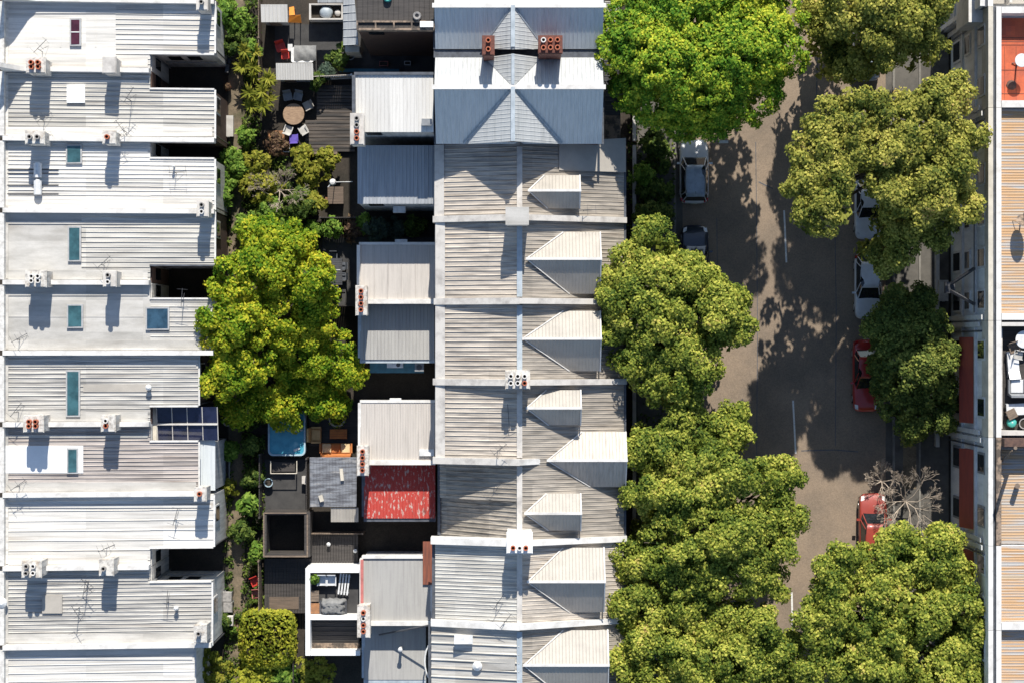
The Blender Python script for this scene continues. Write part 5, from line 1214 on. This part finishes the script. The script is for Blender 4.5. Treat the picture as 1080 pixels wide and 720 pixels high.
pot('pale round pot beside the L shaped lean-to',370,60,.28,.5,'lead',None); pot('dark pot with a plant by the L shaped lean-to',363,63,.22,.4,'potgrey',LF['under'],2)
pot('terracotta pot with orange flowers in the lane above the trough',241,93,.22,.4,'pot',LF['brown'],3); pot('dark pot with a bright plant in the lane below the trough',242.5,172,.26,.45,'dark',LF['green'],4)
pot('terracotta pot with a plant in the lane near the hedge',247,663,.25,.4,'pot',LF['green'],5); pot('round cream pot in the lane beside the yard tree',241,444,.28,.4,'cream',None); pot('round cream tub half under the yard tree beside the seats',356,441,.5,.35,'cream',LF['yard'],7)
pot('round pale blue tub beside the dark garden frame',284,508,.27,.45,'sparim',None)
# blue board lying along the shed
b = MB(); b.hexa([(-1.9,-.1,.3),(1.9,-.14,.3),(1.9,.1,.3),(-1.9,.14,.3)], [(-1.9,-.1,.36),(1.9,-.14,.36),(1.9,.1,.36),(-1.9,.14,.36)]); b.tube((-1.2,0,0),(-1.2,0,.3),.04); b.tube((1.2,0,0),(1.2,0,.3),.04)
o = b.build('bench_board', W['teal'], None, 'long narrow teal board below the brown brick wing'); tag(o, None, 'bench'); o.location = P(390,75.5,0)
# timber deck
t = thing('deck','timber deck partly in sun beside the round table','deck',P(345,130,0)); b = MB()
for k in range(19): y = Y(160,.3)+k*.225; b.box(X(322 if k < 9 else 334,.3),X(374,.3),y,y+.19,.2,.3)
b.build('board', W['deckmid'], t); b = MB(); b.box(X(323,.3),X(356,.3),Y(163,.3),Y(160.5,.3),0,.45); b.build('edge_board', W['timber'], t)
# teal blind and table under the wing
t = thing('canopy','teal canvas canopy below the grey wing','canopy',P(418,387,0)); b = MB(); b.sheet([P(390,393,2.5),P(447,393,2.5),P(447,381,2.8),P(390,381,2.8)], (1,0,0), 0, thick=.03); b.build('canvas', W['teal'], t)
for px in (391,446):
    b = MB(); b.tube(P(px,392.5,0),P(px,392.5,2.45),.035); b.build('post', W['dark'], t)
t = thing('air_conditioner_unit','white box unit lying on the teal canopy','air conditioner',P(417,384.5,2.68)); b = MB(); b.box(-.5,.5,-.18,.18,.1,.4); b.build('casing', W['whitepl'], t, world=False); b = MB(); b.lathe((.2,0,.401), [(.13,0),(.12,.012)],12); b.build('fan_grille', W['dark'], t, world=False)
t = thing('air_conditioner_unit','small pale fan unit at the right end of the teal canopy','air conditioner',P(442.5,387,2.6)); b = MB(); b.box(-.28,.28,-.25,.25,.1,.45); b.build('casing', W['greypl'], t, world=False); b = MB(); b.lathe((0,0,.451), [(.18,0),(.17,.012)],12); b.build('fan_grille', W['dark'], t, world=False)
# spa
t = thing('spa_pool','square turquoise spa pool with a pale blue rim under the yard tree','spa',P(304,456,0)); w, d, z = 2.38, 2.85, .85
def rrect(w,d,r,n=6):
    o = []
    for cx,cy,a0 in ((w/2-r,d/2-r,0),(-w/2+r,d/2-r,90),(-w/2+r,-d/2+r,180),(w/2-r,-d/2+r,270)):
        for k in range(n+1): a = math.radians(a0+90*k/n); o.append((cx+r*math.cos(a),cy+r*math.sin(a)))
    return o
b = MB(); O, I = rrect(w,d,.32), rrect(w-.2,d-.2,.26); m = len(O)
b.v += [(x,y,0) for x,y in O]+[(x,y,z) for x,y in O]+[(x,y,z) for x,y in I]+[(x,y,.3) for x,y in I]
for L_ in range(3):
    for i in range(m): j = (i+1)%m; b.f.append((L_*m+i,L_*m+j,(L_+1)*m+j,(L_+1)*m+i))
b.f.append(tuple(range(3*m,4*m))); b.build('shell', W['sparim'], t, world=False)
b = MB(); b.poly([(x,y,z-.14) for x,y in rrect(w-.202,d-.202,.26)]); b.build('water', W['water'], t, world=False)
b = MB(); b.lathe((.72,.75,z-.12), [(.16,0),(.16,.05)],10); b.cbox((.75,.3,z-.13),.45,.38,.06,.2); b.cbox((.62,-1.02,z-.13),.4,.14,.06,.4); b.build('float', W['whitepl'], t, world=False)
# seats by the spa
def armchair(name,label,px,py,rot,w,d,mseat,mback,z=0.0,arms=True,n=1,cat='armchair'):
    t = thing(name,label,cat,P(px,py,z),rot)
    b = MB(); b.box(-w/2,w/2,-d/2,d/2,.06,.36); b.build('base', W[mback], t, world=False)
    for k in range(n):
        b = MB(); x0 = -w/2+.1+(w-.2)*k/n; b.box(x0+.01,x0+(w-.2)/n-.01,-d/2+.14,d/2-.02,.362,.5); o = b.build('cushion', W[mseat if k%2==0 else mback], t, world=False); o.modifiers.new('b','BEVEL').width = .04
    b = MB(); b.hexa([(-w/2,-d/2,.362),(w/2,-d/2,.362),(w/2,-d/2+.13,.362),(-w/2,-d/2+.13,.362)], [(-w/2+.06,-d/2-.12,.85),(w/2-.06,-d/2-.12,.85),(w/2-.06,-d/2,.85),(-w/2+.06,-d/2,.85)]); b.build('backrest', W[mback], t, world=False)
    for s in (-1,1):
        b = MB(); b.box(s*w/2-.05,s*w/2+.05,-d/2+.14,d/2,.362,.6); b.build('armrest', W[mback], t, world=False)
    for sx in (-1,1):
        for sy in (-1,1): b = MB(); b.tube((sx*(w/2-.1),sy*(d/2-.1),0),(sx*(w/2-.1),sy*(d/2-.1),.06),.03); b.build('leg', W['dark'], t, world=False)
armchair('sofa','long outdoor sofa with cream and orange cushions beside the spa',355,473,0,2.0,.75,'sofac','sofao',n=3,cat='sofa')
armchair('armchair','tan armchair beside the turquoise spa',333,458,-1.57,.95,.75,'tan','tan')
qtable('coffee_table','low orange brown coffee table in front of the outdoor sofa',357.5,457,1.1,.62,'sofao',h=.42)
# frame, lean-to
t = thing('metal_frame_bench','metal frame bench with a pale rectangular rail below the spa','raised bed',P(299,492,0)); b = MB()  # metal frame bench with a dark slab inside its rail
for a,c in (((285.5,486),(285.5,499)),((285.5,499),(313,499)),((313,499),(313,486))): b.tube(P(*a,.9),P(*c,.9),.035,n=6)
b.build('rail', W['cream'], t)
for a in ((285.5,499),(313,499),(285.5,486),(313,486)):
    b = MB(); b.tube(P(*a,0),P(*a,.9),.03,n=6); b.build('leg', W['cream'], t)
b = MB(); b.box(X(287,.5),X(311,.5),Y(497,.5),Y(487,.5),.3,.45); b.build('bed', W['deck'], t)
t = thing('lean_to','old weathered zinc lean-to roof beside the rusty red wing','lean-to',P(351,508,0)); b = MB(); b.sheet([P(327,534,2.4),P(376,534,2.4),P(376,482,2.9),P(327,482,2.9)], (0,1,0), .2, rh=.025); b.build('roof', W['oldzinc'], t)
for px,py in ((328,533),(375,533),(328,484),(375,484)):
    b = MB(); b.tube(P(px,py,0),P(px,py,2.35),.05); b.build('post', W['timber'], t)
b = MB(); b.sheet([P(349,550,2.1),P(378,550,2.1),P(378,535,2.3),P(349,535,2.3)], (0,1,0), .2, rh=.02); b.build('lower_sheet', W['plaingrey'], t)
b = MB(); c = P(360.5,500,2.72); b.cbox((c.x,c.y,c.z), .2,.75,.1,.1); b.build('loose_sheet', W['cream'], t)
b = MB(); b.cbox((c.x-1.3,c.y-1.5,c.z-.15), .25,.4,.1,.3); b.build('loose_sheet', W['cream'], t)
# timber walled enclosure and dark deck
t = thing('timber_enclosure','roofless dark timber enclosure with pale top rails beside the lane','enclosure',P(302,563,0)); zt = 2.3; b = MB()
for (x0,x1,y0,y1) in ((278,281,540,587),(321,327,540,587),(281.1,320.9,540,542.5),(281.1,320.9,583.5,587)): b.box(X(x0,zt),X(x1,zt),Y(y1,zt),Y(y0,zt),0,zt)
b.build('wall', W['deck'], t); b = MB()
for (x0,x1,y0,y1) in ((277.6,279,540,587),(323.5,325,542,587),(279.1,323.4,585.4,587),(279.1,323.4,540,541.2)): b.box(X(x0,zt),X(x1,zt),Y(y1,zt),Y(y0,zt),zt+.003,zt+.06)
b.build('top_rail', W['timber'], t)
t = thing('deck','large dark timber deck with small white lights','deck',P(325,610,0)); b = MB()
for k in range(34):
    x = X(279,.9)+k*.175; xx = (x*S/(1-.9/H))+540; yA = 588.5 if xx < 328 else 563
    b.box(x,x+.155,Y(646,.9),Y(yA,.9),.78,.9)
b.build('board', W['deck'] , t)
b = MB(); b.box(X(284,.95),X(315,.95),Y(642,.95),Y(629,.95),.905,.93); b.build('sun_patch_boards', W['decklit'], t)  # lighter slab painting a patch of sun onto the dark deck
for px,py in ((347,573),(326.5,578),(375,580)):
    b = MB(); c = P(px,py,.9); b.lathe((c.x,c.y,.9), [(.1,0),(.1,.3),(.13,.32),(.02,.4)],10); b.build('light', W['whitepl'], t)
# bins in the lane
def bin_(label,px,py,mat,lid):
    t = thing('wheelie_bin',label,'bin',P(px,py,0),random.uniform(-.1,.1),'bins in the lane'); b = MB(); b.hexa([(-.22,-.24,.05),(.22,-.24,.05),(.22,.24,.05),(-.22,.24,.05)],[(-.28,-.3,.98),(.28,-.3,.98),(.28,.32,.98),(-.28,.32,.98)]); b.build('body', W[mat], t, world=False)
    b = MB(); b.hexa([(-.3,-.33,.983),(.3,-.33,.983),(.3,.36,.983),(-.3,.36,.983)],[(-.26,-.28,1.06),(.26,-.28,1.06),(.26,.3,1.06),(-.26,.3,1.06)]); b.build('lid', W[lid], t, world=False)
    for s in (-1,1): b = MB(); b.tube((s*.24-.03,.25,.12),(s*.24+.03,.25,.12),.12,n=10); b.build('wheel', W['dark'], t, world=False)
bin_('grey wheelie bin in the dark lane, uppermost of three',242,627,'greypl','potgrey'); bin_('grey wheelie bin in the middle of three in the lane',242.5,638,'greypl','potgrey'); bin_('smallest pale bin in the lane, lowest of three',243.5,652,'greypl','copingg')
t = thing('motor_scooter','dark scooter parked in the lane beside the white wall','scooter',P(242,70,0),1.4)
b = MB(); b.box(-.5,.45,-.14,.14,.25,.5); b.hexa([(-.55,-.15,.5),(.1,-.13,.5),(.1,.13,.5),(-.55,.15,.5)],[(-.5,-.12,.75),(.0,-.1,.7),(.0,.1,.7),(-.5,.12,.75)]); b.hexa([(.42,-.16,.25),(.5,-.16,.25),(.5,.16,.25),(.42,.16,.25)],[(.5,-.12,.95),(.55,-.12,.95),(.55,.12,.95),(.5,.12,.95)]); b.build('body', W['dark'], t, world=False)
b = MB(); b.tube((.5,-.32,1.0),(.5,.32,1.0),.02); b.tube((.5,0,.9),(.5,0,1.0),.03); b.build('handlebar', W['greypl'], t, world=False)
for x in (-.45,.62): b = MB(); b.tube((x,-.06,.23),(x,.06,.23),.23,n=14); b.build('wheel', W['tyre'], t, world=False)
# roof terrace furniture
z = 3.0
t = thing('covered_barbecue','barbecue under a crumpled grey cover on the white roof terrace','barbecue',P(352,639,z)); b = MB(); n = 13
for j in range(n):
    for i in range(n):
        u, v = i/(n-1)*2-1, j/(n-1)*2-1; e = max(abs(u),abs(v)); zz = .95-.85*max(0,e-.78)/.22+.07*math.sin(3.1*i+1.7*j)*(e<.95)
        b.v.append((u*.78+.05*math.sin(j*1.3), v*.5+.04*math.sin(i*1.9)+.05*(1-abs(u)), max(.02,zz)))
for j in range(n-1):
    for i in range(n-1): a = j*n+i; b.f.append((a,a+1,a+n+1,a+n))
b.build('cover', W['greytarp'], t, world=False, smooth=True); b = MB(); b.box(-.85,.85,-.45,.4,.05,.45); b.build('cart', W['dark'], t, world=False)
chair('sun_chair','white slatted chair on the white roof terrace beside the green plant',341,611,.0,'whitepl',.6,z); chair('sun_chair','white slatted chair in the middle of the white roof terrace',350,611,.0,'whitepl',.6,z)
t = thing('lounger','folded striped lounger against the white roof terrace wall','lounger',P(363.5,615,z),-.12); b = MB()
for k in range(4): b.box(-.34+k*.18,-.34+k*.18+.1,-.65,.65,.3,.34)
b.build('slat', W['whitepl'], t, world=False); b = MB()
for sx in (-1,1):
    for sy in (-1,1): b.tube((sx*.28,sy*.5,0),(sx*.28,sy*.5,.3),.025)
b.box(-.36,.36,-.52,-.47,.26,.298); b.box(-.36,.36,.47,.52,.26,.298); b.build('frame', W['greypl'], t, world=False)
t = dup(bpy.data.objects['plant_pot'], P(333,609,z), label='green potted plant in the corner of the white roof terrace')
rng = np.random.default_rng(5); d = rng.normal(size=(260,3)); d /= np.linalg.norm(d,axis=1,keepdims=True)
me = leaf_mesh('foliage', d*rng.random((260,1))**.4*.36+np.array([0,0,.75]), d, .2,.12, rng, LF['green']); o = bpy.data.objects.new('foliage', me); COL.objects.link(o); o.parent = t
qtable('side_table','narrow grey slatted table on the white roof terrace',333,627,.5,.7,'timber',z,.5)
crate('storage_box','pinkish box in the lower corner of the white roof terrace','box',333,640,.5,.6,.4,'copingg',z,0,'terrapave')
# red terrace: white round bar table
rtable('bar_table','white round bar table on the red roof terrace',1072,67,.40,'whitepl',8.93,1.25)
ball('table_shadow','flat dark disc drawn as the bar table shadow on the red roof terrace','plant',1066.5,90,8.93,.30,.12,'brick',8)  # flattened dark disc added where the bar table's shadow falls
# dark deck furniture
z = 8.93
rtable('garden_table','white round table at the top of the dark roof deck',1077,358,.52,'whitepl',z)
chair('garden_chair','grey chair on the dark roof deck beside the round table',1067,367,.3,'timber',.55,z); chair('garden_chair','pale chair under the grey chair on the dark roof deck',1072,374,1.4,'plain',.5,z)
armchair('sofa','white cushioned outdoor sofa in the middle of the dark roof deck',1077,408,0,1.7,.95,'whitepl','greypl',z,n=2,cat='sofa')
def lounger(label,px,py,rot):
    t = thing('sun_lounger',label,'sun lounger',P(px,py,z),rot); b = MB(); b.box(-.75,.4,-.33,.33,.3,.42); b.hexa([(.41,-.33,.3),(.9,-.33,.55),(.9,.33,.55),(.41,.33,.3)],[(.41,-.33,.42),(.86,-.33,.67),(.86,.33,.67),(.41,.33,.42)]); b.build('mattress', W['whitepl'], t, world=False)
    b = MB(); b.box(-.78,.78,-.36,-.331,.2,.3); b.box(-.78,.78,.331,.36,.2,.3); b.build('frame', W['greypl'], t, world=False)
    for sx in (-.7,.7):
        for sy in (-.34,.34): b = MB(); b.tube((sx,sy,0),(sx,sy,.2),.03); b.build('leg', W['greypl'], t, world=False)
lounger('white sun lounger crumpled with a sheet, upper on the dark roof deck',1067,384,-1.5); lounger('white sun lounger along the lower edge of the dark roof deck',1073,431,.05)
t = thing('stool','tilted square brown stool on the lower sun lounger side of the roof deck','stool',P(1065,436,z+.0),.45); b = MB(); b.box(-.28,.28,-.28,.28,.44,.5); b.build('seat', W['timber'], t, world=False)
for sx in (-1,1):
    for sy in (-1,1): b = MB(); b.tube((sx*.24,sy*.24,0),(sx*.24,sy*.24,.44),.025); b.build('leg', W['timber'], t, world=False)
t = thing('pouf','round turquoise pouf in the corner of the dark roof deck','pouf',P(1066,445,z)); b = MB(); b.lathe((0,0,0), [(.22,0),(.28,.1),(.28,.3),(.22,.38),(.05,.4)],16); b.build('cushion', W['turq'], t, world=False, smooth=True); b = MB(); b.lathe((0,0,.401), [(.05,0),(.03,.02)],8); b.build('button', W['whitepl'], t, world=False)
pot('grey stone pot in the lower right of the dark roof deck',1078,446,.3,.5,'potgrey',None); bpy.context.view_layer.update()
for o in list(bpy.data.objects):
    if o.get('label') == 'grey stone pot in the lower right of the dark roof deck': o.location = P(1078,446,z)
t = thing('flower_box','red flowering box by the apartment facade under the dark tree','planter',P(956,324,0.13)); b = MB(); b.box(-.4,.4,-.2,.2,0,.4); b.build('box', W['greypl'], t, world=False)
rng = np.random.default_rng(6); p = rng.random((220,3))*np.array([.9,.5,.4])+np.array([-.45,-.25,.4]); nn = np.tile(np.array([[0,0,1.]]),(220,1))+rng.normal(size=(220,3))*.4; nn /= np.linalg.norm(nn,axis=1,keepdims=True)
me = leaf_mesh('flowers', p, nn, .16,.13, rng, W['pink']); o = bpy.data.objects.new('flowers', me); COL.objects.link(o); o.parent = t
crate('utility_box','pale box with a flat lid standing before the apartment facade','box',991.5,307,.55,1.3,1.0,'copingg',0.12,0,'copingg')
# ================================================================== light and camera
w = bpy.data.worlds.new('World'); scene.world = w; w.use_nodes = True
nt = w.node_tree; sk = nt.nodes.new('ShaderNodeTexSky'); sk.sky_type = 'NISHITA'; sk.sun_disc = False
EL, AZ = math.radians(38), math.radians(5.5)
sk.sun_elevation = EL; sk.sun_rotation = AZ; sk.air_density = 1.0; sk.dust_density = 0.4; sk.ozone_density = 1.5
bg = nt.nodes['Background']; nt.links.new(sk.outputs[0], bg.inputs[0]); bg.inputs[1].default_value = 0.11
sl = bpy.data.lights.new('sun', 'SUN'); sl.energy = 4.9; sl.angle = math.radians(.5); sl.color = (1,.95,.86)
so = bpy.data.objects.new('sun', sl); COL.objects.link(so)
so.rotation_euler = Vector((math.sin(AZ)*math.cos(EL), math.cos(AZ)*math.cos(EL), math.sin(EL))).to_track_quat('Z','Y').to_euler()
cam = bpy.data.cameras.new('camera'); cam.sensor_width = 36; cam.lens = 36*H/(1080/S); cam.clip_end = 2000; cam.clip_start = 1
co = bpy.data.objects.new('camera', cam); COL.objects.link(co); co.location = (0,0,H); co.rotation_euler = (0,0,0); scene.camera = co
vs = scene.view_settings; vs.view_transform = 'Standard'; vs.look = 'None'; vs.exposure = 0.48; vs.gamma = 1; vs.use_curve_mapping = False
scene.cycles.max_bounces = 8; scene.cycles.transparent_max_bounces = 4
